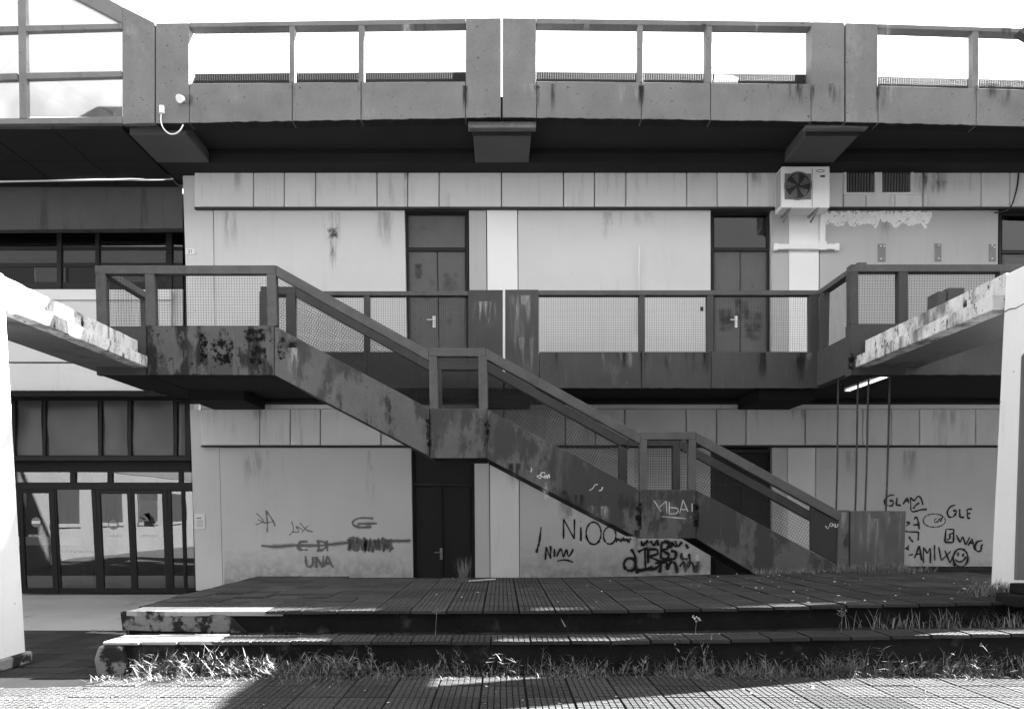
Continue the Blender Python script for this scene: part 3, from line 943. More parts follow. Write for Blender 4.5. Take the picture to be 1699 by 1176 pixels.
# ------------------------------------------------------------------ upper gallery (roof terrace edge)
ug = thing('upper_gallery', 'grey concrete roof terrace edge with mesh openings against the sky', 'gallery', (0, YG, 8.9))
def upper_module(ue, posts, joints, vt, vo, vl, vb, clipped=False):
    """ue: outer edges and inner edges; vt/vo/vl/vb: (left, right) rail top, opening top, low panel top, bottom"""
    a, ai, bi, b_ = ue
    def lerp(v, u):
        return v[0] + (v[1] - v[0]) * (u - a) / (b_ - a)
    def quad(u0, u1, v0, v1, Y, d, name, mat, jag=0, bev=.008):
        return pp(name, [(u0, lerp(v1, u0)), (u1, lerp(v1, u1)), (u1, lerp(v0, u1)), (u0, lerp(v0, u0))], Y, d, mat, ug, bev, None, jag)
    quad(a, ai - .5, vt, vb, YG, .26, 'end_panel', precast_m, .010)
    if not clipped:
        quad(bi + .5, b_, vt, vb, YG, .26, 'end_panel', precast_m, .010)
    js = [ai] + joints + [bi]
    for u0, u1 in zip(js, js[1:]):
        quad(u0 + .5, u1 - .5, vl, vb, YG + .004, .25, 'low_panel', precast_m, .016)
    quad(ai, bi, vt, vo, YG + .002, .2, 'top_rail', precast_m, 0, .006)
    for u0, u1 in posts:
        quad(u0, u1, vo, vl, YG + .01, .15, 'post', precast_m, 0, .006)
    es = [ai] + [x for p in posts for x in p] + [bi]
    for u0, u1 in zip(es[::2], es[1::2]):
        q = px([(u0, lerp(vl, u0)), (u1, lerp(vl, u1)), (u1, lerp(vo, u1)), (u0, lerp(vo, u0))], YG + .1)
        wires(q, YG + .17, ug, r=.0021)
    pp('joint_backing', [(ai + 1, lerp(vb, ai) - .7), (bi - 1, lerp(vb, bi) - .7), (bi - 1, lerp(vl, bi) + 2.5), (ai + 1, lerp(vl, ai) + 2.5)], YG + .03, .2, under_m, ug, 0)  # added black strip that closes the joints against light
    # inner kerb seen behind the mesh
    pp('inner_kerb', [(ai - 20, lerp(vl, ai) + 12), (bi + 20, lerp(vl, bi) + 12), (bi + 20, lerp(vl, bi) - 16), (ai - 20, lerp(vl, ai) - 16)], YG + .3, .1, soffit_m, ug, .006)

upper_module((258.5, 314, 772.5, 831), [(480, 488.5), (594.5, 604)], [485, 599], (39, 30), (46, 39), (139, 135), (205, 195))
upper_module((834, 890, 1346, 1401), [(1058, 1067), (1171, 1181.5)], [1064, 1179], (30, 37), (39, 45), (134.5, 140), (195, 202.5))
upper_module((1403.5, 1457, 1915, 1974), [(1614.5, 1624), (1730, 1740)], [1620, 1736], (38, 56), (45, 63.5), (141, 156), (203, 216))
for u in (1976, 2549):
    upper_module((u, u + 57, u + 514, u + 571), [(u + 224, u + 233), (u + 338, u + 348)], [u + 229, u + 343], (56, 56), (63.5, 63.5), (156, 156), (216, 216))
zs = at(832, 250, 15.06)[1]
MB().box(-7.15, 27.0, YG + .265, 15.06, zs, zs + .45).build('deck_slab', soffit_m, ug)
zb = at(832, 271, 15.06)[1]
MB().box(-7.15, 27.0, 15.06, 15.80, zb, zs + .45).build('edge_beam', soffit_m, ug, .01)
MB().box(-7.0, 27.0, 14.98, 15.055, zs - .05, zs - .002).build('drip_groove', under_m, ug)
def ubracket(u0, u1, ub0, ub1, vf, lip=True):
    X0, Z0 = at(u0, vf, 13.95)
    X1, _ = at(u1, vf, 13.95)
    MB().box(X0, X1, 13.96, 15.05, zb + .005, zs - .003).build('bracket', bracket_m, ug, .012)
    if lip:
        MB().box(X0 - .09, X1 + .09, 13.80, 13.955, zb + .05, zb + .17).build('bracket_lip', precast_m, ug, .012)
        MB().box(X0 - .02, X1 + .02, 13.955, 13.99, zb - .01, zs - .003).build('bracket_head', soffit_m, ug, .006)
ubracket(785, 881, 790, 879, 222)
ubracket(1339, 1427, 1298, 1384, 226)
ubracket(214, 308, 280, 365, 212, False)
# small floodlight and the socket with its loop of cable
fl = thing('floodlight', 'tiny round white lamp on the concrete panel below the mesh', 'lamp', (at(306, 170, YG)[0], YG, at(306, 174, YG)[1]))
X, Z = at(306, 170, YG)
MB().tube([(X, YG, Z), (X + .01, YG - .09, Z + .02)], .035, 10).build('mount', steel_m, fl)
MB().tube([(X + .005, YG - .07, Z + .03), (X - .02, YG - .17, Z - .03)], [.045, .075], 14).build('lamp_head', plastic_m, fl)
jb = thing('junction_box', 'small white box with a white cable looping down from it', 'box', (at(267, 181, YG)[0], YG, at(267, 188, YG)[1]))
rp('cover', 263.5, 174, 271, 187, YG - .06, .06, plastic_m, jb, .01)
MB().tube([(at(u, v, YG - .02)[0], YG - .02, at(u, v, YG - .02)[1]) for u, v in smooth_line([(268, 187), (267, 200), (271, 213), (281, 222), (291, 222), (299, 216), (304, 207)])], .012, 6).build('cable', plastic_m, jb, smooth=True)
# scrap caught behind the mesh and a weed on the terrace
tag(pp('paper_scrap', [(1184, 137), (1224, 138), (1226, 129), (1214, 125), (1186, 124)], YG + .26, .03, paper_m, None, .004), 'crumpled white sheet lying behind the terrace mesh', 'litter')
wb = MB()
wb.tube([(at(u, v, YG + .22)[0], YG + .22, at(u, v, YG + .22)[1]) for u, v in smooth_line([(321, 139), (322, 118), (330, 103), (344, 96)])], .006, 4)
wb.tube([(at(u, v, YG + .22)[0], YG + .22, at(u, v, YG + .22)[1]) for u, v in smooth_line([(321, 138), (320, 128), (322, 121)])], .02, 5)
tag(wb.build('weed', weed_m), 'thin bent stalk growing from the terrace corner post', 'plant')

# ------------------------------------------------------------------ glazed stair lantern, upper left
ln = thing('glazed_lantern', 'grey framed wall of milky panes with a sloping top', 'glazing', (-9, YG, 9))
def L(name, poly, d=.10, mat=precast_m, Y=YG, bev=.006):
    return pp(name, poly, Y, d, mat, ln, bev)
L('stile', [(203.5, 206), (256, 204), (256.5, 38), (203, 11)])
L('sloping_rail', [(130, 0), (203, 38.5), (202.5, 11), (183, 0), (-80, -140), (-80, -112)])
L('bottom_rail', [(-160, 207), (203, 204.5), (203, 193.5), (-160, 199)])
L('rail', [(43, 52.5), (202.5, 48), (202.5, 39), (43, 42.5)], .095)
L('rail', [(-160, 59), (29, 53), (29, 43), (-160, 48)], .095)
L('rail', [(43, 131.5), (202.5, 127.5), (202.5, 118), (43, 121)], .095)
L('rail', [(-160, 137), (29, 132.5), (29, 121.5), (-160, 126)], .095)
L('stile', [(32, 198), (45, 198), (42, -48), (28, -55)], .098)
for q in ([(45, 194), (203, 194), (203, 127), (45, 131)], [(44, 121), (203, 118), (203, 48), (43, 52)], [(43, 43), (203, 39), (130, 0), (43, -46)],
          [(-160, 199), (33, 198), (31, 132), (-160, 137)], [(-160, 126), (31, 122), (30, 53), (-160, 59)], [(-160, 48), (30, 43), (29, -53), (-60, -100), (-160, -100)]):
    L('pane', q, .012, frost_m, YG + .08, 0)
# faint trusses behind the panes
tb = MB()
for (u0, v0), (u1, v1) in (((60, 190), (150, 70)), ((150, 70), (203, 118)), ((45, 140), (140, 190)), ((90, 130), (190, 190)), ((0, 120), (60, 60))):
    a, c = at(u0, v0, YG + .9), at(u1, v1, YG + .9)
    tb.tube([(a[0], YG + .9, a[1]), (c[0], YG + .9, c[1])], .03, 6)
tb.build('truss', steel_m, ln)

# ------------------------------------------------------------------ entrance hall on the left
YH = 16.3
hall = thing('entrance_hall', 'dark glazed entrance hall with double glass doors at the left', 'building', (-9, YH, -.28))
XH0, XH1 = -16.0, -7.03
zc_ = at(100, 207, YG)[1] + .03
for i in range(4):
    for j in range(2):
        x1 = at(203, 207, 13.9)[0] + .0 - i * 1.35
        MB().box(x1 - 1.33, x1, 13.9 + j * 1.2, 13.9 + j * 1.2 + 1.18, zc_, zc_ + .06).build('ceiling_panel', soffit_m, hall, .004)
MB().box(XH0, XH1 - .01, 13.9, 16.6, zc_ + .065, zc_ + .13).build('ceiling_slab', under_m, hall)
pp('fascia', [(-200, 383), (303, 379), (303, 296), (-200, 300)], YH, .2, hall_m, hall, .006)
MB().tube([(at(u, v, 15.9)[0], 15.9, at(u, v, 15.9)[1]) for u, v in ((-100, 303), (287, 297))], .02, 8).build('conduit', plastic_m, hall, smooth=True)
# upper glazing
YGZ = 16.75
for u0, u1, v0, v1 in ((-200, 303, 409, 415), (-200, 303, 436, 443), (-200, 303, 468, 481), (94, 101, 380, 490), (-110, -102, 380, 490), (158, 164, 380, 440), (275, 285, 380, 545), (-200, 303, 380, 386)):
    rp('mullion', u0, v0, u1, v1, YGZ - .0007 * u0 / 100 + (.03 if u1 - u0 > 50 else 0), .08, frame_m, hall, .004)
for u0, u1 in ((-200, 94), (101, 158), (164, 275), (285, 303)):
    rp('pane', u0, 386, u1, 468, YGZ + .05, .01, dglass_m, hall, 0)
rp('spandrel', -200, 483, 284, 600, YH + .02, .25, hallw_m, hall, .006)
rp('spandrel', -200, 603, 284, 648, YH + .02, .25, hallw_m, hall, .006)
rp('spandrel_cap', -200, 480, 284, 497, YH - .03, .05, white_m, hall, .004)
pp('shade_board', [(285, 541), (303, 541), (303, 480), (285, 480)], YH + .1, .05, hallw_m, hall, 0)
# interior of upper hall
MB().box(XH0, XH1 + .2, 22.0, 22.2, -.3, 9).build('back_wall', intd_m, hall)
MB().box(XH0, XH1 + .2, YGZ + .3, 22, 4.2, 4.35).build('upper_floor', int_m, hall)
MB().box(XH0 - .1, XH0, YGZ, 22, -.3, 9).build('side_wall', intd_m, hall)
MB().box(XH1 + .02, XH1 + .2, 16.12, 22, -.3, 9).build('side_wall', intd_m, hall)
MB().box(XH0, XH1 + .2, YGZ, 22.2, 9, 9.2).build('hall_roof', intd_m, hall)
for k in range(3):
    a = at(20 + k * 100, 415, 19.5)
    MB().box(a[0] - .8, a[0] + .8, 19, 20.2, a[1], a[1] + .06).build('light_panel', paper_m, hall, .004)
MB().box(XH0, XH1 + .2, 16.8, 22.0, -.32, -.27).build('hall_floor', int_m, hall)
# glass row above the doors, its reflections imitated by dented metal sheets
YD = 16.2
rp('canopy_soffit', -200, 650, 316, 657, YD - .6, .6, under_m, hall, 0)
rp('panel_backing', -200, 657, 316, 762, YD + .1, .08, frame_m, hall, 0)
ps = [-130, -30, 24, 71, 75, 163, 168, 213, 218, 289, 294, 309]
for u0, u1 in ((-120, -20), (-16, 20), (25, 70), (76, 163), (169, 212), (218, 288), (294, 308)):
    q = px([(u0, 755), (u1, 755), (u1 - 1, 664), (u0 - 1, 664)], YD + .06)
    # a slightly bulged sheet
    nxx, nzz = 8, 8
    vv, ff = [], []
    for j in range(nzz + 1):
        for i in range(nxx + 1):
            s_, t_ = i / nxx, j / nzz
            x = q[0][0] * (1 - s_) * (1 - t_) + q[1][0] * s_ * (1 - t_) + q[2][0] * s_ * t_ + q[3][0] * (1 - s_) * t_
            z = q[0][1] + (q[2][1] - q[0][1]) * t_
            dy = .03 * noise.noise(Vector((x * 1.3, z * 1.6, 4))) - .03 * math.sin(math.pi * s_) * math.sin(math.pi * t_)
            vv.append((x, YD + .06 + dy, z))
    for j in range(nzz):
        for i in range(nxx):
            ff.append((j * (nxx + 1) + i, j * (nxx + 1) + i + 1, (j + 1) * (nxx + 1) + i + 1, (j + 1) * (nxx + 1) + i))
    MB().add(vv, ff).build('glass_row_sheet', glassrow_m, hall, smooth=True)
for u0, u1 in ((20, 25), (70.5, 75.5), (163.5, 168.5), (212.5, 217.5), (288.5, 293.5), (308.5, 316)):
    rp('mullion', u0, 662, u1, 757, YD, .07, frame_m, hall, .003)
rp('lower_rail', -200, 756, 316, 764, YD - .06, .16, frame_m, hall, .004)
# door screen
YDD = 16.5
rp('header', -200, 764, 316, 783, YDD + .03, .2, frame_m, hall, 0)
for u0, u1 in ((-200, 116), (125, 178), (186, 296), (303, 318)):
    rp('transom_pane', u0, 783, u1, 800, YDD + .05, .01, glass_m, hall, 0)
for u0, u1 in ((116, 125), (178, 186), (296, 303)):
    rp('mullion', u0, 783, u1, 801, YDD + .01, .09, frame_m, hall, .003)
rp('door_head', -200, 800, 323, 812, YDD - .02, .12, frame_m, hall, .004)
def glass_door(u0, u1, g0, g1, vt, lean):
    d = MB()
    Y = YDD
    def quad(a, b_, v0, v1):
        return px([(a + lean * (v1 - 812) / 170, v1), (b_ + lean * (v1 - 812) / 170, v1), (b_ + lean * (v0 - 812) / 170, v0), (a + lean * (v0 - 812) / 170, v0)], Y)
    d.prism(quad(u0, g0, 812, 984), Y, Y + .07)
    d.prism(quad(g1, u1, 812, 984), Y, Y + .07)
    d.prism(quad(g0, g1, 812, vt), Y, Y + .07)
    d.prism(quad(g0, g1, 975, 984), Y, Y + .07)
    o = d.build('glass_door', frame_m, hall, .004)
    MB().prism(quad(g0, g1, vt, 975), Y + .03, Y + .04).build('glass', glass_m, o)
    return o
d1 = glass_door(28, 89, 35.5, 80, 818, 8)
d2 = glass_door(89.5, 158, 92, 151, 811.5, 9)
d3 = glass_door(158.5, 217, 165, 210, 819, 8)
d4 = glass_door(217.5, 277, 221, 268, 819, 7)
d5 = glass_door(277.5, 303, 283, 300, 815, 5)
d6 = glass_door(303.5, 322, 306, 319, 815, 4)
YT = YDD + .026
def sign(u, v, r, o, lab):
    X, Z = at(u, v, YT)
    dd = MB().disc((X, Z), r, YT - .004, YT).build('sticker', steel_m, o, label=lab)
    MB().box(X - r * .8, X + r * .8, YT - .007, YT - .0045, Z - r * .28, Z + r * .28).build('sticker_bar', paper_m, o)
sign(60, 866, .115, d1, 'round no entry sticker')
sign(188, 870, .115, d3, 'round sticker with a white bar')
text('SICUREZZA', 'lettering', 61, 888.5, YT, .075, paper_m, d1)
text('USCITA DI SICUREZZA', 'lettering', 127, 915, YT, .082, paper_m, d2)
text('USCITA DI', 'lettering', 191, 889, YT, .07, paper_m, d3)
text('SICUREZZA', 'lettering', 247, 889, YT, .08, paper_m, d4)
po = rp('poster', 222.5, 829, 269, 874, YT + .006, .003, M('pale_poster', .55, .06, 3, .03), d4, 0, 'pale poster with a black wing emblem')
em = MB()
em.prism(px([(239, 852), (247, 850), (243, 856), (252, 868), (258, 868), (254, 858), (248, 853), (256, 857), (258, 862), (254, 853), (246, 852), (237, 856), (230, 857)][:7], YT), YT, YT + .003)
em.prism(px([(238, 852.5), (246, 853.5), (254, 862), (257, 869), (251, 869), (246, 860)], YT + .001), YT + .001, YT + .004)
em.prism(px([(230, 857), (239, 859), (244, 862), (238, 862)], YT), YT, YT + .003)
em.prism(px([(239, 873), (256, 873.5), (252, 864), (239, 864)], YT - .001), YT - .001, YT + .002)
em.build('emblem', ink_m, d4)
# what stands inside
ct = thing('reception_counter', 'white counter seen through the two left glass doors', 'counter', (-9.6, 18.4, -.27))
MB().box(-14, at(139, 900, 18.2)[0], 18.2, 18.25, at(100, 904, 18.2)[1], at(100, 890, 18.2)[1]).build('front_board', paper_m, ct, .004)
MB().box(-14, at(136, 900, 18.2)[0], 18.26, 18.9, -.26, at(100, 904, 18.2)[1]).build('counter_base', intd_m, ct, .004)
MB().tube([(at(146, 985, 18.0)[0], 18.0, -.27), (at(146, 985, 18.0)[0], 18.0, 4.1)], .12, 16).build('column', int_m, hall, smooth=True)
for k in range(4):
    a = -13.4 + k * 1.5
    MB().box(a, a + 1.1, 21.9, 21.99, .2 + .3 * (k % 2), 2.6).build('wall_board', (int_m, white_m, hall_m, int_m)[k], hall, .004)

# ------------------------------------------------------------------ lower gallery
lg = thing('lower_gallery', 'dark painted first floor gallery with wire mesh railing', 'gallery', (1, YG, 4.0))
VR0, VR1, VL, VB = 481.5, 489.5, 583.5, 644
def gq(name, u0, u1, v0, v1, d=.2, Y=YG, mat=gallery_m, jag=0, bev=.006):
    return rp(name, u0, v0, u1, v1, Y, d, mat, lg, bev, None, jag)
gq('end_panel', 777, 834.3, 481, 644, .2)
gq('end_panel', 838.2, 894, 480.5, 644, .2)
for u0, u1 in ((430, 490), (491, 608), (609, 776)):
    gq('low_panel', u0, u1, VL, VB, .2, YG + .004, jag=.008)
for u0, u1 in ((895, 1064), (1065, 1179.5), (1180.5, 1359)):
    gq('low_panel', u0, u1, VL, VB, .2, YG + .004, jag=.010)
gq('top_rail', 430, 776.5, 483, 490, .16, YG + .003, rail_m)
gq('top_rail', 894.5, 1359, VR0, VR1, .16, YG + .003, rail_m)
for u0, u1 in ((430, 440), (603.5, 613)):
    gq('post', u0, u1, 490, VL, .12, YG + .01)
for u0, u1 in ((1060.5, 1070), (1173.5, 1184), (1343.5, 1359)):
    gq('post', u0, u1, VR1, VL, .12, YG + .01)
for u0, u1, v0 in ((440, 603.5, 490), (613, 777, 490), (894, 1060.5, VR1), (1070, 1173.5, VR1), (1184, 1343.5, VR1)):
    wires(px([(u0, VL), (u1, VL), (u1, v0), (u0, v0)], YG + .08), YG + .09, lg, r=.0023)
XR = 6.06
zl = at(900, 641, YG)[1]
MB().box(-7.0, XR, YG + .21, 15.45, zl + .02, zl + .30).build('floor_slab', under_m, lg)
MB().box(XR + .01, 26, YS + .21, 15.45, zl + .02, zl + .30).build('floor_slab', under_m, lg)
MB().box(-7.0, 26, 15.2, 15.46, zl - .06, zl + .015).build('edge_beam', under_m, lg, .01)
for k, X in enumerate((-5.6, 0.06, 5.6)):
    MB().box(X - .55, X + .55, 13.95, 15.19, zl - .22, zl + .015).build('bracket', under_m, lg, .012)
# side return and the box that projects at the right
zr0, zr1 = at(900, VR1, YG)[1], at(900, VR0, YG)[1]
zlo = at(900, VL, YG)[1]
MB().box(XR, XR + .16, YS, YG + .15, zr0, zr1 + .003).build('top_rail', rail_m, lg, .006)
MB().box(XR + .002, XR + .18, YS + .003, YG + .15, zl, zlo).build('low_panel', gallery_m, lg, .006)
MB().box(XR + .01, XR + .13, YG - .20, YG - .02, zlo, zr0).build('post', gallery_m, lg, .006)
wb = MB()
y = YS + .2
while y < YG - .2:
    wb.tube([(XR + .08, y, zlo), (XR + .08, y, zr0)], .0023, 4, False); y += .0445
z = zlo
while z < zr0:
    wb.tube([(XR + .0854, YS + .15, z), (XR + .0854, YG - .2, z)], .0023, 4, False); z += .0445
wb.build('wire_mesh', wire_m, lg)
def bq(name, u0, u1, v0, v1, d=.16, Y=YS, mat=gallery_m, jag=0):
    return rp(name, u0, v0, u1, v1, Y, d, mat, lg, .006, None, jag)
bq('top_rail', 1412, 1830, 438.5, 450.5, .16, YS - .002, rail_m)
bq('low_panel', 1412, 1500, 537, 622, .2, jag=.01)
bq('low_panel', 1500.7, 1830, 537, 622, .2, jag=.01)
bq('post', 1411.5, 1424.5, 450.5, 537, .16)
bq('post', 1492, 1507, 450.5, 537, .14)
bq('post', 1660, 1676, 450.5, 537, .14)
for u0, u1 in ((1424.5, 1492), (1507, 1660), (1676, 1830)):
    wires(px([(u0, 537), (u1, 537), (u1, 450.5), (u0, 450.5)], YS + .07), YS + .08, lg, r=.0023)

# ------------------------------------------------------------------ stair
st = thing('stair', 'long straight concrete stair of three flights with peeling dark paint', 'staircase', (0, YS, PT))
def sq(name, poly, mat=stair_m, Y=YS, d=.12, bev=.007, jag=0, label=None):
    return pp(name, poly, Y, d, mat, st, bev, label, jag)
XZ = {}
fronts = {
    'A1': [(160, 622), (242.5, 622), (242.5, 541), (160, 541)],
    'A2': [(244.5, 622), (454.5, 622), (454.5, 540), (244.5, 540)],
    'F1': [(455.5, 622), (712.5, 757), (712.5, 677.5), (455.5, 541)],
    'B': [(713.8, 760), (807.5, 760), (807.5, 677.5), (713.8, 677.5)],
    'F2': [(808.3, 761), (1060, 893), (1060, 812), (808.3, 679)],
    'C': [(1061, 893), (1154.5, 893), (1154.5, 812.5), (1061, 812.5)],
    'F3': [(1155.3, 893.5), (1262, 957), (1388, 957), (1388, 936), (1155.3, 813)]}
sq('landing_panel', fronts['A1'], gallery_m, YS + .03, label='plain dark panel at the far end of the upper landing')
sq('landing_panel', fronts['A2'], mould_m, label='landing panel blotched with black mould')
sq('flight_side', fronts['F1'])
sq('landing_panel', fronts['B'], stair_m, YS - .006, .126)
sq('flight_side', fronts['F2'])
sq('landing_panel', fronts['C'], stair_m, YS - .006, .126, label='landing panel with chalked letters')
sq('flight_side', fronts['F3'])
# rear sides, soffits and treads: same outline pushed back
def back(poly, name, Y0, Y1, mat, bev=0):
    MB().prism(px(poly, YS), Y0, Y1).build(name, mat, st, bev)
for k in ('F1', 'B', 'F2', 'C', 'F3'):
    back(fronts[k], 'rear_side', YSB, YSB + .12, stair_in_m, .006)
def shift(p, dv):
    return [(u, v + dv) for u, v in p]
for k in ('A1', 'A2', 'F1', 'B', 'F2', 'C'):
    p = fronts[k]
    lo = [p[0], p[1]]
    q = [lo[0], lo[1], (lo[1][0], lo[1][1] - 16), (lo[0][0], lo[0][1] - 16)]
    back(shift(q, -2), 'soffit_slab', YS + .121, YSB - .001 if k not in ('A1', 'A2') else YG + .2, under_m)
def flight(a, b_, n):
    """treads between two front outline points (pixels on the stair front)"""
    (x0, z0), (x1, z1) = at(*a, YS), at(*b_, YS)
    for k in range(n):
        X0 = x0 + (x1 - x0) * k / n
        X1 = x0 + (x1 - x0) * (k + 1) / n
        Zt = z0 + (z1 - z0) * (k + 1) / n
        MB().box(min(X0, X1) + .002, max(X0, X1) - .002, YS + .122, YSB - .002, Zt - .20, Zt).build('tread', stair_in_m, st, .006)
flight((455, 582), (712, 718), 9)
flight((808, 720), (1060, 853), 9)
flight((1155, 853), (1385, 957), 8)
# handrails, front
def rail(poly, Y=YS, d=.13, mat=rail_m, name='handrail'):
    return sq(name, poly, mat, Y, d, .006)
RA = [(157, 454), (457.5, 454), (457.5, 440), (157, 440.5)]
RF1 = [(458, 457.5), (711, 598), (711, 581), (458, 440)]
RB = [(711.3, 591), (806, 591), (806, 577), (711.3, 577.5)]
RF2 = [(806.4, 595), (1062, 736), (1062, 718), (806.4, 578)]
RC = [(1062.3, 729), (1154.5, 729), (1154.5, 716), (1062.3, 716)]
RF3 = [(1155, 734), (1394, 865), (1394, 848), (1155, 717)]
for r in (RA, RF1, RB, RF2, RC, RF3):
    rail(r)
for (u0, u1, v0, v1, lt) in ((158, 174, 454, 541, 2), (240, 255.5, 454, 540, 2), (442, 457.5, 454, 540, 2), (711, 725, 591, 677.5, 2), (793.5, 808, 591, 678, 1), (1062, 1073.5, 729, 812, 0), (1143, 1155, 729, 813, 0)):
    sq('post', [(u0 + lt, v1), (u1 + lt, v1), (u1, v0), (u0, v0)], rail_m, YS, .13, .006)
# rear handrails: same heights on the rear side
def back_rail(poly, name='handrail'):
    MB().prism(px(poly, YS), YSB, YSB + .12).build(name, gallery_m, st, .006)
for r in (RF1, RB, RF2, RC, RF3):
    back_rail(r)
back_rail([(395, 454), (457.5, 454), (457.5, 440), (395, 440)])
for (u0, u1, v0, v1) in ((395, 407, 454, 541), (441, 457.5, 454, 541), (711, 724, 591, 678), (794, 808, 591, 678), (1045, 1060, 726, 812), (1143, 1156, 729, 813)):
    back_rail([(u0, v1), (u1, v1), (u1, v0), (u0, v0)], 'post')
SL1 = math.atan2(-(581 - 440), (711 - 458))
OP = [([(174.5, 541), (241, 541), (241, 454), (174, 454)], 0), ([(256.5, 540), (443, 540), (442, 454), (256, 454)], 0),
      ([(458.5, 542), (711, 677), (711, 598), (458.5, 458)], SL1), ([(725.5, 677), (794, 677), (794, 591), (725, 591)], 0),
      ([(808.5, 680), (1062, 812), (1062, 736), (808.5, 596)], SL1), ([(1073.5, 812), (1143.5, 812), (1143.5, 729), (1073.5, 729)], 0),
      ([(1155.5, 814), (1345, 913), (1345, 838), (1155.5, 734)], SL1)]
for k, (poly, a) in enumerate(OP):
    wires(px(poly, YS), YS + .06, st, a, r=.0023)
    if k == 1:
        poly = [(407, 540), (441, 540), (441, 454), (407, 454)]
    if k != 0:
        wires(px(poly, YS), YSB + .06, st, a + (.03 if a else 0), r=.0023)
# railing that returns to the wall at the far left of the landing
XL = at(160, 450, YS)[0]
zA0, zA1, zAl = at(160, 454, YS)[1], at(160, 441, YS)[1], at(160, 541, YS)[1]
MB().box(XL, XL + .15, YS + .131, YG + .1, zA0, zA1 - .003).build('handrail', rail_m, st, .006)
MB().box(XL + .01, XL + .13, YG - .05, YG + .1, zl, zA0).build('post', rail_m, st, .006)
MB().box(XL + .012, XL + .12, YS + .151, YG - .051, zl, zAl).build('landing_panel', gallery_m, st, .006)
wb = MB()
y = YS + .2
while y < YG - .05:
    wb.tube([(XL + .07, y, zAl), (XL + .07, y, zA0)], .0023, 4, False); y += .0445
z = zAl
while z < zA0:
    wb.tube([(XL + .0755, YS + .13, z), (XL + .0755, YG - .05, z)], .0023, 4, False); z += .0445
wb.build('wire_mesh', wire_m, st)
# solid panels at the foot
sq('foot_panel', [(1388, 935), (1392, 866), (1345, 840), (1345, 912)], stair_in_m, YS + .02, .06, label='dark solid panel above the lowest steps')
MB().prism(px([(1388, 955), (1408, 955), (1409, 846), (1393, 846)], YS), YS + .0, YS + .16).build('end_post', board_m, st, .008)
pp('end_panel', [(1410, 956), (1500, 956), (1503.5, 847), (1410, 847)], YS + .03, .10, board_m, st, .008, 'square stained panel closing the foot of the stair')
# chalk marks on the paint
c3 = (1030, 690, 4.355)
strokes('chalk_writing', [[(240, 608), (290, 690)], [(280, 658), (328, 612)], [(328, 612), (334, 702)], [(350, 620), (350, 706)], [(350, 706), (404, 700), (410, 668), (352, 660)], [(425, 702), (450, 606)], [(450, 606), (485, 690)], [(430, 676), (482, 672)],
                          [(298, 725), (470, 740)], [(515, 630), (515, 690)], [(503, 728), (508, 731)]], 1.7, YS - .009, chalk_m, st, c3, 'pale chalk letters underlined on the lower landing panel')
cs = (780, 700, 3.693)
cl = [[(372, 280), (378, 292), (370, 305)], [(408, 332), (435, 325), (430, 345), (410, 332)], ell(447, 322, 14, 14, 0, 330, 10), [(455, 330), (462, 345), (470, 325), (475, 345), (482, 320), (488, 342)], [(730, 418), (752, 405), (765, 385), (783, 382)], [(790, 420), (805, 415), (812, 398)]]
strokes('chalk_writing', cl, 1.3, YS - .004, M('bright_chalk', .62, .2, 20, .3), st, cs, 'small bright scribbles on the middle flight')
strokes('chalk_writing', [[(735, 520), (745, 540), (760, 545), (770, 520), (785, 495), (800, 500), (795, 525), (780, 520)], [(805, 525), (815, 505), (830, 510), (820, 530), (845, 528), (850, 505), (870, 530)]], 1.2, YS + .017, MATS['bright_chalk'], st, (1240, 780, 5.663))

# ------------------------------------------------------------------ dirt runs, mould and splash marks
sr = random.Random(5)
for u0, u1, n, v0 in ((360, 665, 3, 352), (865, 1175, 3, 352), (1365, 1650, 2, 352)):
    for k in range(n):
        u = sr.uniform(u0, u1 - 30)
        srect(u, v0, u + sr.uniform(14, 46), v0 + sr.uniform(25, 85), YW - .0025, drip_d, bld)
for k in range(9):
    u = sr.uniform(325, 1270)
    srect(u, 282, u + sr.uniform(10, 34), sr.uniform(305, 341), YB - .003, drip_d, bld)
for k in range(9):
    u = sr.uniform(340, 1630)
    srect(u, 680, u + sr.uniform(10, 40), sr.uniform(700, 737), YB - .003, drip_d, bld)
for u0, u1 in ((372, 683), (864, 1178), (1356, 1645)):
    srect(u0, 885, u1, 990, YW - .0025, base_d, bld)
    for k in range(2):
        u = sr.uniform(u0, u1 - 40)
        srect(u, 747, u + sr.uniform(20, 60), sr.uniform(790, 870), YW - .0027, drip_d, bld)
srect(538, 372, 567, 402, YW - .0031, soft_w, bld)
srect(541, 374, 563, 398, YW - .0035, soft_w, bld)
srect(544, 382, 552, 448, YW - .0026, drip_k, bld)
srect(550, 384, 560, 475, YW - .0027, drip_k, bld)
srect(1514, 284, 1575, 335, YB - .004, drip_k, bld)
srect(1534, 300, 1630, 320, YB - .0045, drip_d, bld)
srect(1378, 349, 1545, 360, YW - .40, blot_k, bld) if False else None
for u0, v0, u1, v1 in ((1212, 482, 1250, 545), (1226, 500, 1272, 580), (1184, 500, 1225, 560)):
    srect(u0, v0, u1, v1, YW + .131, blot_d, bld)
for u0, v0, u1, v1 in ((700, 480, 722, 505), (684, 430, 705, 470), (728, 440, 768, 500)):
    srect(u0, v0, u1, v1, YW + .131, blot_d, bld)
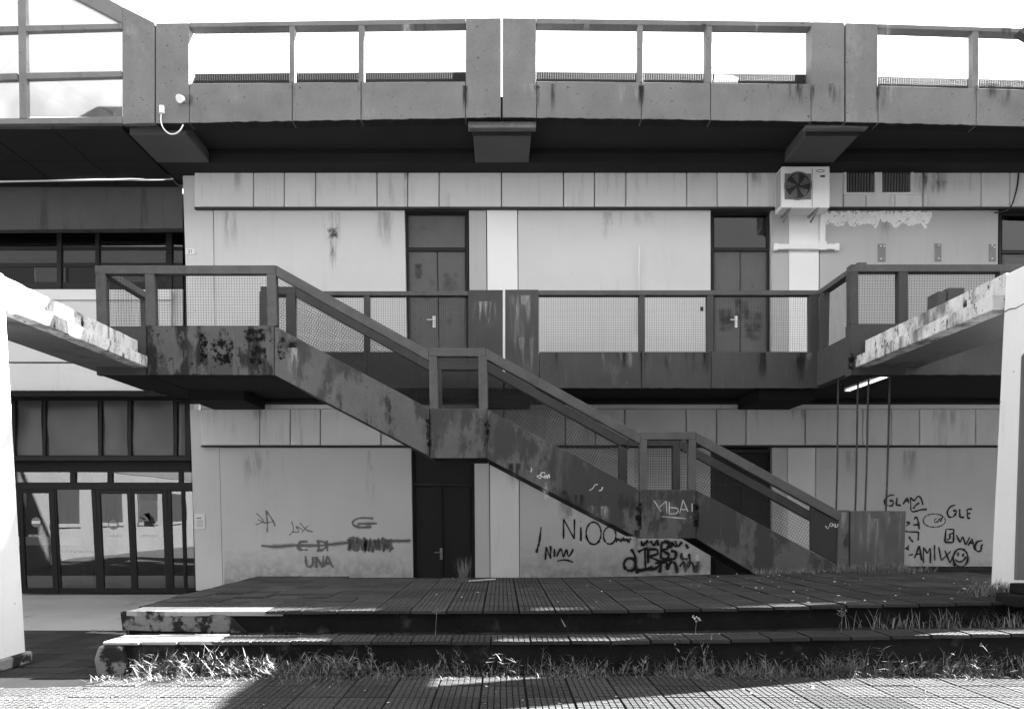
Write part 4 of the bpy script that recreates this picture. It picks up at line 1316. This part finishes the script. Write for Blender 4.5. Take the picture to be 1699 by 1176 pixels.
# roof edge: runs from the rail and soot at the joints
for k in range(20):
    u = sr.uniform(262, 1690)
    v = 139 if sr.random() < .7 else 40
    srect(u, v, u + sr.uniform(8, 40), v + sr.uniform(20, 58), YG - .003, soot_d if sr.random() < .7 else drip_l, ug)
for u in (485, 599, 772, 890, 1064, 1179, 1346, 1457, 1620):
    srect(u - 6, 142, u + 6, 197, YG - .0035, drip_k, ug)
srect(288, 150, 326, 185, YG - .004, blot_d, ug)
for k in range(16):
    u = sr.uniform(900, 1330)
    srect(u, 585, u + sr.uniform(10, 40), sr.uniform(610, 643), YG - .003, drip_l if sr.random() < .5 else drip_k, lg)
for u0, v0, u1, v1 in ((842, 490, 892, 600), (850, 560, 893, 640), (780, 500, 830, 560)):
    srect(u0, v0, u1, v1, YG - .003, drip_l, lg)
srect(1405, 575, 1420, 622, YS - .003, blot_k, lg)
# stair: mould on the upper landing, rust at the joints
for u0, v0, u1, v1 in ((326, 538, 350, 614), (338, 545, 400, 618), (392, 538, 456, 575), (405, 560, 452, 622), (355, 580, 390, 612)):
    srect(u0, v0, u1, v1, YS - .0025 - .0004 * (u0 % 5), blot_k, st)
for u0, v0, u1, v1 in ((456, 545, 478, 612), (470, 560, 500, 590)):
    srect(u0, v0, u1, v1, YS - .0028, blot_k, st)
for u, v0, v1 in ((712, 680, 757), (808, 682, 760), (1060, 814, 892), (1155, 816, 892)):
    srect(u - 8, v0, u + 8, v1, YS - .0095, blot_k, st)
for u0, v0, u1, v1 in ((1076, 810, 1112, 834), (1090, 835, 1115, 890)):
    srect(u0, v0, u1, v1, YS - .0085, blot_d, st)
for u0, v0, u1, v1 in ((1425, 850, 1445, 930), (1440, 860, 1462, 940), (1462, 850, 1480, 900), (1394, 850, 1406, 940)):
    srect(u0, v0, u1, v1, YS - .004 + (.03 if u0 > 1408 else 0), drip_l, st)
for k in range(16):
    u = sr.uniform(470, 1230)
    vc = 560 + (u - 455) * .525
    srect(u, vc + 8, u + sr.uniform(12, 46), vc + sr.uniform(35, 75), YS - .0032, sr.choice((drip_l, drip_k, blot_d)), st)

# ------------------------------------------------------------------ the two portal frames: pillar + cantilever beam
def portal(sg, lab, zbase, plab):
    t = thing('concrete_portal', lab, 'pillar', (sg * 6.4, 8.6, zbase), 'concrete pillars carrying canopy beams')
    def bx_(x0, x1, *a):
        return (sg * x0, sg * x1) + a if sg > 0 else (sg * x1, sg * x0) + a
    dzb, dzs, dzt = EYE + 2.53, EYE + 2.72, EYE + 2.98
    xb = 5.985 if sg < 0 else 6.13
    xt = 6.12 if sg < 0 else 6.20
    MB().prism([(sg * xb, zbase), (sg * 6.62, zbase), (sg * 6.62, dzt - .02), (sg * xt, dzt - .02)], 8.0, 8.81).build('pillar', pillar_m, t, .012)
    # upstand with a lightly broken top
    b = MB()
    n = 30
    pts = [(8.815 + (12.17 - 8.815) * k / n, dzt + .012 * noise.noise(Vector((k * .9, sg, 0)))) for k in range(n + 1)]
    b.prism_x([(8.815, dzs)] + [(12.17, dzs)] + pts[::-1], *bx_(6.205, 6.45))
    b.build('beam_upstand', beam_m, t, .006)
    b = MB()
    n = 40
    pts = [(8.815 + (12.19 - 8.815) * k / n, dzb + .006 * noise.noise(Vector((k * 1.7, sg * 3, 1)))) for k in range(n + 1)]
    b.prism_x(pts + [(12.19, dzs - .003), (8.815, dzs - .003)], *bx_(6.055, 6.30))
    b.build('beam_edge', beam_m, t, .006)
    MB().box(*bx_(6.301, 7.18, 8.815, 13.6, dzb + .012, dzs - .01)).build('canopy_slab', slab_m, t, .006)
    if sg < 0:
        MB().box(*bx_(5.94, 6.7, 7.94, 8.88, zbase - .06, zbase + .09)).build('footing', plaster_m, t, .02)
    return t
left_portal = portal(-1, 'sunlit white pillar at the left with a stained beam running to the landing', -.20, '')
right_portal = portal(1, 'shaded white pillar at the right standing on the platform with a mossy beam', PT + .10, '')
bd = MB()
bd.prism(px([(1686, 962), (1760, 962), (1770, 500), (1698, 590)], 7.78), 7.78, 7.82)
tag(bd.build('board', hall_m, None, .006), 'dark board standing in front of the right pillar at the frame edge', 'board')
# faint crack across the right pillar
cb = MB()
pts = [(6.196, 8.81 - .8 * k / 8, EYE + 2.50 + .012 * math.sin(k * 2.1)) for k in range(9)]
cb.tube(pts, [.012 - .0007 * k for k in range(9)], 5)
cb.build('crack_seam', slab_m, right_portal)
strokes_r = None
sb = thing('side_steps', 'dark low concrete steps beside the right pillar', 'steps', (6.9, 7.8, PT + .06))
MB().box(5.60, 8.2, 7.62, 7.97, PT + .06, PT + .19).build('step_block', riser_m, sb, .012)
MB().box(5.75, 8.2, 7.66, 7.965, PT + .192, PT + .30).build('step_block', riser_m, sb, .012)
# beam at the far right corner above the frame edge
# fluorescent fitting under the right canopy slab
X = 6.74
zt = 4.075
fl_ = thing('fluorescent_lamp', 'long white tube lamp hung under the gallery behind four thin pipes', 'lamp', (X, 13.1, zt))
MB().box(X - .06, X + .06, 12.32, 13.88, zt - .03, zt + .012).build('housing', plastic_m, fl_, .01)
for s in (-.03, .03):
    MB().tube([(X + s, 12.34, zt - .046), (X + s, 13.86, zt - .046)], .014, 10).build('tube', tube_m, fl_, smooth=True)
for y in (12.33, 13.85):
    MB().box(X - .058, X + .058, y - .02, y + .02, zt - .066, zt - .031).build('end_cap', plastic_m, fl_, .006)

# four thin pipes between the slab and the platform
for u, Y, vt, r in ((1388.5, 13.0, 640, .016), (1421, 12.9, 640, .017), (1438.5, 12.6, 610, .017), (1474, 12.7, 615, .018)):
    X = at(u, 760, Y)[0]
    x2 = X + rnd.uniform(-.03, .02)
    zt_ = EYE + 2.54 if u > 1430 else zl + .015
    path = [(X + (x2 - X) * k / 6, Y + .008 * math.sin(k * 1.7), zt_ + (PT + .02 - zt_) * k / 6) for k in range(7)]
    lab = {1388.5: 'rusty thin pipe, leftmost of four beside the white tube lamp', 1421: 'thin pipe just left of the lamp crossing pipe', 1438.5: 'thin pipe passing in front of the tube lamp', 1474: 'thin pipe at the near end of the tube lamp'}[u]
    tag(MB().tube(path, r, 8).build('support_pipe', rust_m, None, smooth=True), lab, 'pipe', 'thin pipes under the right canopy')

# dark cabinets over the right beam
for u0, u1, v0, lab in ((1557, 1572, 483, 'lower dark box peeping over the right beam'), (1573, 1602, 477, 'taller dark box peeping over the right beam')):
    Yc = 11.4
    x0, x1 = at(u0, v0, Yc)[0], at(u1, v0, Yc)[0]
    c = MB().box(x0, x1 - .005, Yc, Yc + .3, EYE + 2.71, at(u0, v0, Yc)[1]).build('metal_cabinet', gallery_m, None, .012)
    tag(c, lab, 'box', 'dark boxes on the right canopy')

# ------------------------------------------------------------------ air conditioner, vent, trunking, plates
YA = 15.02
ac = thing('air_conditioner', 'white outdoor air conditioner unit with round fan on the facade', 'air conditioner', (at(1337, 345, YA)[0], YA, at(1337, 345, YA)[1]))
casing = rp('casing', 1297, 276, 1377, 345, YA, .36, ac_m, ac, .015)
rp('grille_plate', 1302, 288, 1346, 331, YA - .008, .008, ac_g, ac, .002)
cx, cz = at(1323.5, 309, YA)
MB().ring((cx, cz), .262, .29, YA - .03, YA - .008).build('fan_ring', ac_g, ac, smooth=False)
MB().disc((cx, cz), .262, YA - .012, YA - .009).build('fan_opening', ac_d, ac)
for k in range(5):
    a = 2 * math.pi * k / 5 + .4
    pts = []
    for r_, w_ in ((.05, .25), (.14, .42), (.23, .50), (.25, .1)):
        pts.append((cx + r_ * math.cos(a + w_), cz + r_ * math.sin(a + w_)))
    for r_, w_ in ((.25, -.15), (.15, -.22), (.05, -.2)):
        pts.append((cx + r_ * math.cos(a + w_), cz + r_ * math.sin(a + w_)))
    MB().prism(pts, YA - .0165, YA - .0135).build('fan_blade', ac_g, ac)
gw = MB()
for k in range(1, 7):
    gw.ring((cx, cz), .038 * k, .038 * k + .004, YA - .032, YA - .028, 24)
for k in range(8):
    a = math.pi * k / 8
    gw.tube([(cx - .26 * math.cos(a), YA - .027, cz - .26 * math.sin(a)), (cx + .26 * math.cos(a), YA - .027, cz + .26 * math.sin(a))], .003, 4, False)
gw.build('fan_guard', ac_d, ac)
MB().disc((cx, cz), .035, YA - .04, YA - .02, 16).build('fan_hub', ac_d, ac)
be = [(at(u, v, YA)[0], at(u, v, YA)[1]) for u, v in ell(1361, 284, 6.5, 2)]
bb_ = MB()
for a, c in zip(be, be[1:]):
    bb_.tube([(a[0], YA - .003, a[1]), (c[0], YA - .003, c[1])], .006, 4)
bb_.build('badge', ink_m, ac)
rp('rating_label', 1361, 291, 1369, 294, YA - .004, .004, ink_m, ac, 0)
rp('panel_seam', 1347, 280, 1348, 343, YA - .003, .004, ac_g, ac, 0)
for k in range(14):
    v = 282 + k * 4.2
    a = at(1297, v, YA)
    MB().box(a[0] - .006, a[0], YA + .05, YA + .3, a[1] - .012, a[1] + .012).build('side_slot', ac_g, ac)
MB().box(at(1377, 325, YA)[0], at(1377, 325, YA)[0] + .05, YA + .1, YA + .25, at(0, 334, YA)[1], at(0, 318, YA)[1]).build('valve_cover', ac_m, ac, .008)
for u in (1311, 1357):
    a = at(u, 347, YA)
    MB().tube([(a[0], YA + .05, a[1] + .0), (a[0] - .02, YB - .16, a[1] - .15)], .022, 8).build('bracket_strut', steel_m, ac)
    MB().box(a[0] - .025, a[0] + .025, YA - .0, YB - .001, a[1] + .002, a[1] + .035).build('bracket_arm', steel_m, ac)

vg = thing('vent_grille', 'metal vent with two banks of vertical louvres above the foam', 'vent', (at(1457, 322, YB)[0], YB, at(1457, 322, YB)[1]))
fb = MB()
for u0, v0, u1, v1 in ((1400, 279, 1516, 282), (1400, 319, 1516, 322.5), (1400, 282, 1405, 319), (1452, 282, 1464, 319), (1512, 282, 1516, 319)):
    fb.prism(px([(u0, v1), (u1, v1), (u1, v0), (u0, v0)], YB - .03), YB - .03, YB + .1)
fb.build('vent_frame', band_m, vg, .003)
MB().prism(px([(1401, 321), (1515, 321), (1515, 280), (1401, 280)], YB + .17), YB + .17, YB + .2).build('vent_back', under_m, vg)
for s in (1405, 1464):
    for k in range(10):
        u = s + 2.5 + k * 4.7
        x, z0 = at(u, 319, YB)
        z1 = at(u, 282, YB)[1]
        MB().prism_x([(YB - .01, z0), (YB + .04, z0), (YB + .04, z1), (YB - .01, z1)], x - .008, x + .008).build('slat', steel_m, vg)

tr = thing('pipe_trunking', 'white plastic trunking in an upside down T below the air conditioner', 'trunking', (at(1365, 414, YW)[0], YW - .1, at(1365, 414, YW)[1]))
rp('vertical_duct', 1361.5, 350, 1370, 404, YW - .09, .075, plastic_m, tr, .012)
rp('horizontal_duct', 1288, 404.3, 1390, 413.5, YW - .09, .075, plastic_m, tr, .012)
for u in (1284.5, 1386.5):
    rp('end_cap', u, 403, u + 7, 415.5, YW - .095, .08, plastic_m, tr, .015)
rp('joint_piece', 1359.5, 400, 1372, 414.5, YW - .096, .02, plastic_m, tr, .008)
a = at(1373, 346, 15.2)
MB().tube([(a[0], 15.2, a[1] + .05), (a[0] + .01, 15.35, a[1] - .02), (at(1366, 352, 15.5)[0], 15.5, at(1366, 352, 15.5)[1])], .035, 8).build('hose', plastic_m, tr, smooth=True)

for u0, u1, v0, lab, bs in ((1457, 1469.5, 404.5, 'dark bolted plate on the wall, left of three', ((.3, .15), (.75, .15), (.3, .88))), (1551, 1562, 404, 'dark bolted plate on the wall, middle of three', ((.5, .12), (.5, .88))), (1641.5, 1652.5, 405, 'dark bolted plate on the wall, right of three', ((.35, .1), (.7, .2), (.35, .85)))):
    t = thing('wall_plate', lab, 'plate', (at((u0 + u1) / 2, 434, YW)[0], YW, at(u0, 434, YW)[1]), 'bolted plates on the upper wall')
    rp('plate', u0, v0, u1, 433.5, YW - .014, .013, steel_m, t, .002)
    for fx, fy in bs:
        a = at(u0 + (u1 - u0) * fx, v0 + 29 * fy, YW)
        MB().disc(a, .017, YW - .03, YW - .0145, 8).build('bolt', bolt_m, t)
X, Z = at(1059.5, 482, YW)
vp = MB().tube([(X, YW - .04, Z - .9), (X, YW - .04, at(0, 412, YW)[1]), (X - .005, YW - .05, at(0, 409, YW)[1]), (X - .01, YW - .09, at(0, 408.5, YW)[1])], .018, 8)
tag(vp.build('vent_pipe', plastic_m, None, smooth=True), 'thin white pipe standing against the wall between the upper doors', 'pipe')
cp = [(1600, 268), (1640, 268), (1670, 272), (1688, 280), (1689, 300), (1684, 325), (1676, 345), (1662, 352), (1650, 353)]
tag(MB().tube([(at(u, v, YB - .03)[0], YB - .03, at(u, v, YB - .03)[1]) for u, v in smooth_line(cp)], .016, 6).build('hanging_cable', wire_m, None, smooth=True), 'black cable drooping across the cladding at the right', 'cable')
mt = MB()
mt.prism(px([(1690, 52), (1720, 70), (1720, 40), (1699, 45)], 13.0), 13.0, 13.15)
tag(mt.build('roof_bracket', gallery_m, None, .006), 'dark bracket tip at the top right edge', 'bracket')

# ------------------------------------------------------------------ unseen blocks outside the frame
lw = thing('west_light_block', 'unseen side block added on the left to cut sky light and fill reflections', 'building', (-17, 4, 0))  # added to dim the lower left walls; its face feeds the door reflections
MB().box(-26, -16.5, -4.8, 15.2, 3.4, 8.2).build('upper_wall', opp_m, lw, .03)
MB().box(-26, -16.4, -4.8, 15.2, -.4, 3.39).build('ground_floor', pale_m, lw, .03)
for k in range(6):
    MB().box(-16.41, -16.34, -3.6 + k * 3.1, -1.9 + k * 3.1, 1.3, 2.7).build('window', frame_m, lw, .01)
    MB().box(-16.41, -16.30, -3.7 + k * 3.1, -1.8 + k * 3.1, 1.15, 1.295).build('sill', pale_m, lw, .01)
    MB().box(-16.51, -16.44, -3.6 + k * 3.1, -1.9 + k * 3.1, 4.6, 6.6).build('window', frame_m, lw, .01)

ew = thing('east_light_block', 'unseen dark side block added on the right to cut sky light', 'building', (28, 4, 0))  # added to keep eastern sky light off the lower right walls
MB().box(28, 38, -4.8, 13.0, -.4, 9.2).build('wall', opp_m, ew, .03)
for k in range(5):
    MB().box(27.93, 28.01, -3 + k * 3.2, -1.2 + k * 3.2, 1.0, 2.9).build('window', frame_m, ew, .01)
    MB().box(27.93, 28.01, -3 + k * 3.2, -1.2 + k * 3.2, 4.6, 6.6).build('window', frame_m, ew, .01)
op = thing('opposite_building', 'unseen building behind the camera, made tall and dark to cut light', 'building', (0, -5, 0))  # height and dark tone shaped to shade the lower storey
MB().box(-40, 40, -16, -5, -.1, 17.0).build('wall', opp_m, op, .03)
for j in range(4):
    for k in range(-7, 8):
        MB().box(k * 4.4 - 1.3, k * 4.4 + 1.3, -5.0, -4.93, 1.0 + j * 4, 3.0 + j * 4).build('window', frame_m, op, .01)
        MB().box(k * 4.4 - 1.5, k * 4.4 + 1.5, -5.0, -4.85, .85 + j * 4, .995 + j * 4).build('sill', conc_m, op, .01)

# ------------------------------------------------------------------ grass, weeds, litter
def blade(b, p, az, L_, w, lean, droop, n=4):
    d = Vector((math.cos(az), math.sin(az), 0))
    sd = Vector((-d.y, d.x, 0))
    pos = Vector(p)
    ang = lean
    pts = [pos.copy()]
    for k in range(n):
        pos = pos + (d * math.sin(ang) + Vector((0, 0, math.cos(ang)))) * (L_ / n)
        ang += droop / n
        pts.append(pos.copy())
    vv, ff = [], []
    for k, q in enumerate(pts[:-1]):
        ww = w * (1 - .75 * (k / n) ** 1.5)
        vv += [q - sd * ww, q + sd * ww]
    vv.append(pts[-1])
    for k in range(n - 1):
        ff.append((2 * k, 2 * k + 1, 2 * k + 3, 2 * k + 2))
    ff.append((2 * n - 2, 2 * n - 1, 2 * n))
    b.add(vv, ff)
    return pts

def stalk(b, p, az, L_, r, leaves=5):
    """stiff grass stem with short alternate leaves"""
    pts = blade(b, p, az, L_, r, rnd.uniform(.1, .8), rnd.uniform(.1, .9), 5)
    for k in range(leaves):
        q = pts[1 + k * 4 // max(leaves, 1)] if leaves else pts[2]
        blade(b, q, az + rnd.choice((-1, 1)) * rnd.uniform(.4, 1.5), rnd.uniform(.05, .13), r * 1.6, rnd.uniform(.6, 1.5), rnd.uniform(-.2, .6), 2)

gb = MB()
def dens(x):
    return .55 + .45 * noise.noise(Vector((x * 1.1, 4.4, 0))) + (.5 if x < -1.4 else 0) + (.45 if x > 2.2 else 0)
for k in range(15000):
    x = rnd.uniform(-3.75, 7.4)
    cl = noise.noise(Vector((x * 3.1, 9.4, 0)))
    if rnd.random() > dens(x) * (.35 + 1.3 * max(cl + .25, 0)):
        continue
    y = 7.15 - abs(rnd.gauss(0, .07 + .07 * (cl + .5)))
    if y < 6.74:
        continue
    h = (.04 + .24 * rnd.random() ** 2.0) * (.75 + .7 * max(cl, 0)) * (1.15 if y > 6.98 else .6)
    blade(gb, (x, y, ground_z(x, y) - .005), rnd.uniform(0, 6.28), h, rnd.uniform(.0013, .0042), rnd.uniform(.0, 1.35), rnd.uniform(.1, 2.2), 4)
for k in range(760):
    x = rnd.uniform(-3.7, 7.2) if k > 230 else rnd.uniform(-3.6, -1.2)
    if rnd.random() > dens(x):
        continue
    y = 7.14 - abs(rnd.gauss(0, .10 if x > -1.4 else .15))
    stalk(gb, (x, y, ground_z(x, y)), rnd.uniform(0, 6.28), rnd.uniform(.10, .40) * (.8 + 1.1 * max(noise.noise(Vector((x * 2.3, 7.7, 0))), 0)), rnd.uniform(.0018, .0036), rnd.randint(4, 8))
gb.build('grass', grass_m, None, kind='stuff')
# low creeping mat on the slabs
mb_ = MB()
for k in range(2600):
    x = rnd.uniform(-4.0, 7)
    if rnd.random() > (1.0 if x < -1.3 else .22):
        continue
    y = 6.97 - abs(rnd.gauss(0, .14 if x < -1.3 else .07))
    blade(mb_, (x, y, .0), rnd.uniform(0, 6.28), rnd.uniform(.03, .09), rnd.uniform(.002, .004), rnd.uniform(.7, 1.4), rnd.uniform(0, .5), 2)
mb_.build('ground_cover', grass_m, None, kind='stuff')
# grass in shade: on the step at the right, at the stair foot and the pillar
g2 = MB()
for k in range(560):
    x = rnd.uniform(3.7, 6.4)
    if noise.noise(Vector((x * 4, 2.2, 0))) < rnd.uniform(-.5, .3):
        continue
    blade(g2, (x, rnd.uniform(7.55, 7.86), TT - .03 + plat_z(x) * .9), rnd.uniform(0, 6.28), rnd.uniform(.04, .26), rnd.uniform(.003, .006), rnd.uniform(0, .6), rnd.uniform(.2, 1.4))
for (x0, x1, y0, n, h) in ((4.3, 5.2, 12.0, 150, .14), (5.75, 6.95, 12.0, 520, .22), (5.0, 5.8, 12.05, 80, .10), (6.9, 7.4, 12.05, 90, .16)):
    for k in range(n):
        x = rnd.uniform(x0, x1)
        y = y0 + rnd.uniform(-.18, .12)
        blade(g2, (x, y, PT + plat_z(x)), rnd.uniform(0, 6.28), rnd.uniform(.3, 1) * h, rnd.uniform(.004, .009), rnd.uniform(0, .8), rnd.uniform(.2, 1.3))
for k in range(420):
    x = rnd.gauss(6.12, .22)
    y = rnd.gauss(8.5, .16)
    blade(g2, (x, y, PT + plat_z(x)), rnd.uniform(0, 6.28), rnd.uniform(.06, .26), rnd.uniform(.003, .006), rnd.uniform(0, .7), rnd.uniform(.2, 1.3))
g2.build('grass', weed_m, None, kind='stuff')

def weed(label, u, v, Z, Hh, n, spread, mat=grass_m, w=.004):
    x, y = on(u, v, Z)
    b = MB()
    for k in range(n):
        az = rnd.uniform(0, 6.28)
        blade(b, (x + rnd.gauss(0, .03), y + rnd.gauss(0, .03), Z - .01), az, Hh * rnd.uniform(.55, 1.05), w, rnd.uniform(.0, spread), rnd.uniform(-.1, .35), 4)
    o = b.build('weed', mat)
    return tag(o, label, 'plant', 'single weeds on the steps and platform')
weed('dry fan shaped tuft in front of the dark lower door', 770, 964, PT, .47, 95, .62, grass_m, .0024)
def umbel(label, u, v, Z, Hh, heads):
    x, y = on(u, v, Z)
    b = MB()
    top = Vector((x + .03, y, Z + Hh * .8))
    b.tube([(x, y, Z - .02), (x + .015, y, Z + Hh * .4), top], .0032, 5)
    for k in range(heads):
        a = 2 * math.pi * k / heads
        e_ = top + Vector((.04 * math.cos(a), .03 * math.sin(a), Hh * rnd.uniform(.03, .12)))
        b.tube([top, e_], .0016, 4)
        for q in range(4):
            c = e_ + Vector((rnd.gauss(0, .010), rnd.gauss(0, .010), rnd.gauss(0, .008)))
            b.add([c + Vector(p) * .0075 for p in ((1, 0, 0), (-.5, .8, 0), (-.5, -.8, 0), (0, 0, 1))], [(0, 1, 2), (0, 1, 3), (1, 2, 3), (2, 0, 3)])
    for k in range(6):
        blade(b, (x, y, Z + .02 + Hh * .07 * k), rnd.uniform(0, 6.28), .07, .004, .8, .6, 3)
    return tag(b.build('weed', grass_m), label, 'plant', 'single weeds on the steps and platform')
umbel('tall weed with a small umbrella flower head below the stair foot', 1391, 1100, .03, .62, 9)
umbel('bare thin seed stalk in front of the step near the middle', 720, 1095, .03, .62, 4)
umbel('short leaning flower stalk on the lower step', 1150, 1095, .03, .52, 6)
def bigtuft(label, u, v, Z, Hh, n):
    x, y = on(u, v, Z)
    b = MB()
    for k in range(n):
        stalk(b, (x + rnd.gauss(0, .05), y + rnd.gauss(0, .03), Z), rnd.uniform(2.6, 6.6), Hh * rnd.uniform(.5, 1.05), .0048, 6)
    return tag(b.build('weed', grass_m), label, 'plant', 'single weeds on the steps and platform')
bigtuft('pale stiff grass stalks rising past the step edge at the middle', 945, 1098, .02, .50, 7)
bigtuft('bright bushy grass clump by the left end of the step', 330, 1098, .0, .36, 26)
bigtuft('grass clump of arching blades near the right edge', 1640, 1085, .02, .50, 12)
bigtuft('grass clump right of the umbrella flower weed', 1520, 1095, .02, .34, 12)
bigtuft('grass clump left of the pale stiff stalks', 860, 1104, .0, .30, 14)

lb_ = MB()
for k in range(85):
    x = rnd.uniform(-2.6, 7.0) if k > 45 else rnd.uniform(2.5, 7.0)
    y = rnd.uniform(8.0, 12.0)
    z = PT + plat_z(x) + .006
    a = rnd.uniform(0, 6.28)
    l, w = rnd.uniform(.008, .032), rnd.uniform(.005, .012)
    d = Vector((math.cos(a), math.sin(a), rnd.uniform(-.1, .2)))
    n_ = Vector((-d.y, d.x, rnd.uniform(-.2, .2)))
    p = Vector((x, y, z))
    lb_.add([p - d * l, p + n_ * w, p + d * l, p - n_ * w + Vector((0, 0, .008))], [(0, 1, 2), (0, 2, 3)])
for k in range(50):
    x = rnd.uniform(-4, 4.5); y = rnd.uniform(5.9, 6.6)
    p = Vector((x, y, .004))
    lb_.add([p + Vector((rnd.uniform(-.02, .02), rnd.uniform(-.02, .02), rnd.uniform(0, .01))) for _ in range(3)], [(0, 1, 2)])
lb_.build('litter', litter_m, None, kind='stuff')
a, c = on(778, 965, PT), on(822, 962, PT)
tag(MB().tube([(a[0], a[1], PT + .015), (c[0], c[1], PT + .015)], .014, 6).build('stick', conc_m), 'thin pale stick lying on the platform beside the dry tuft', 'stick')
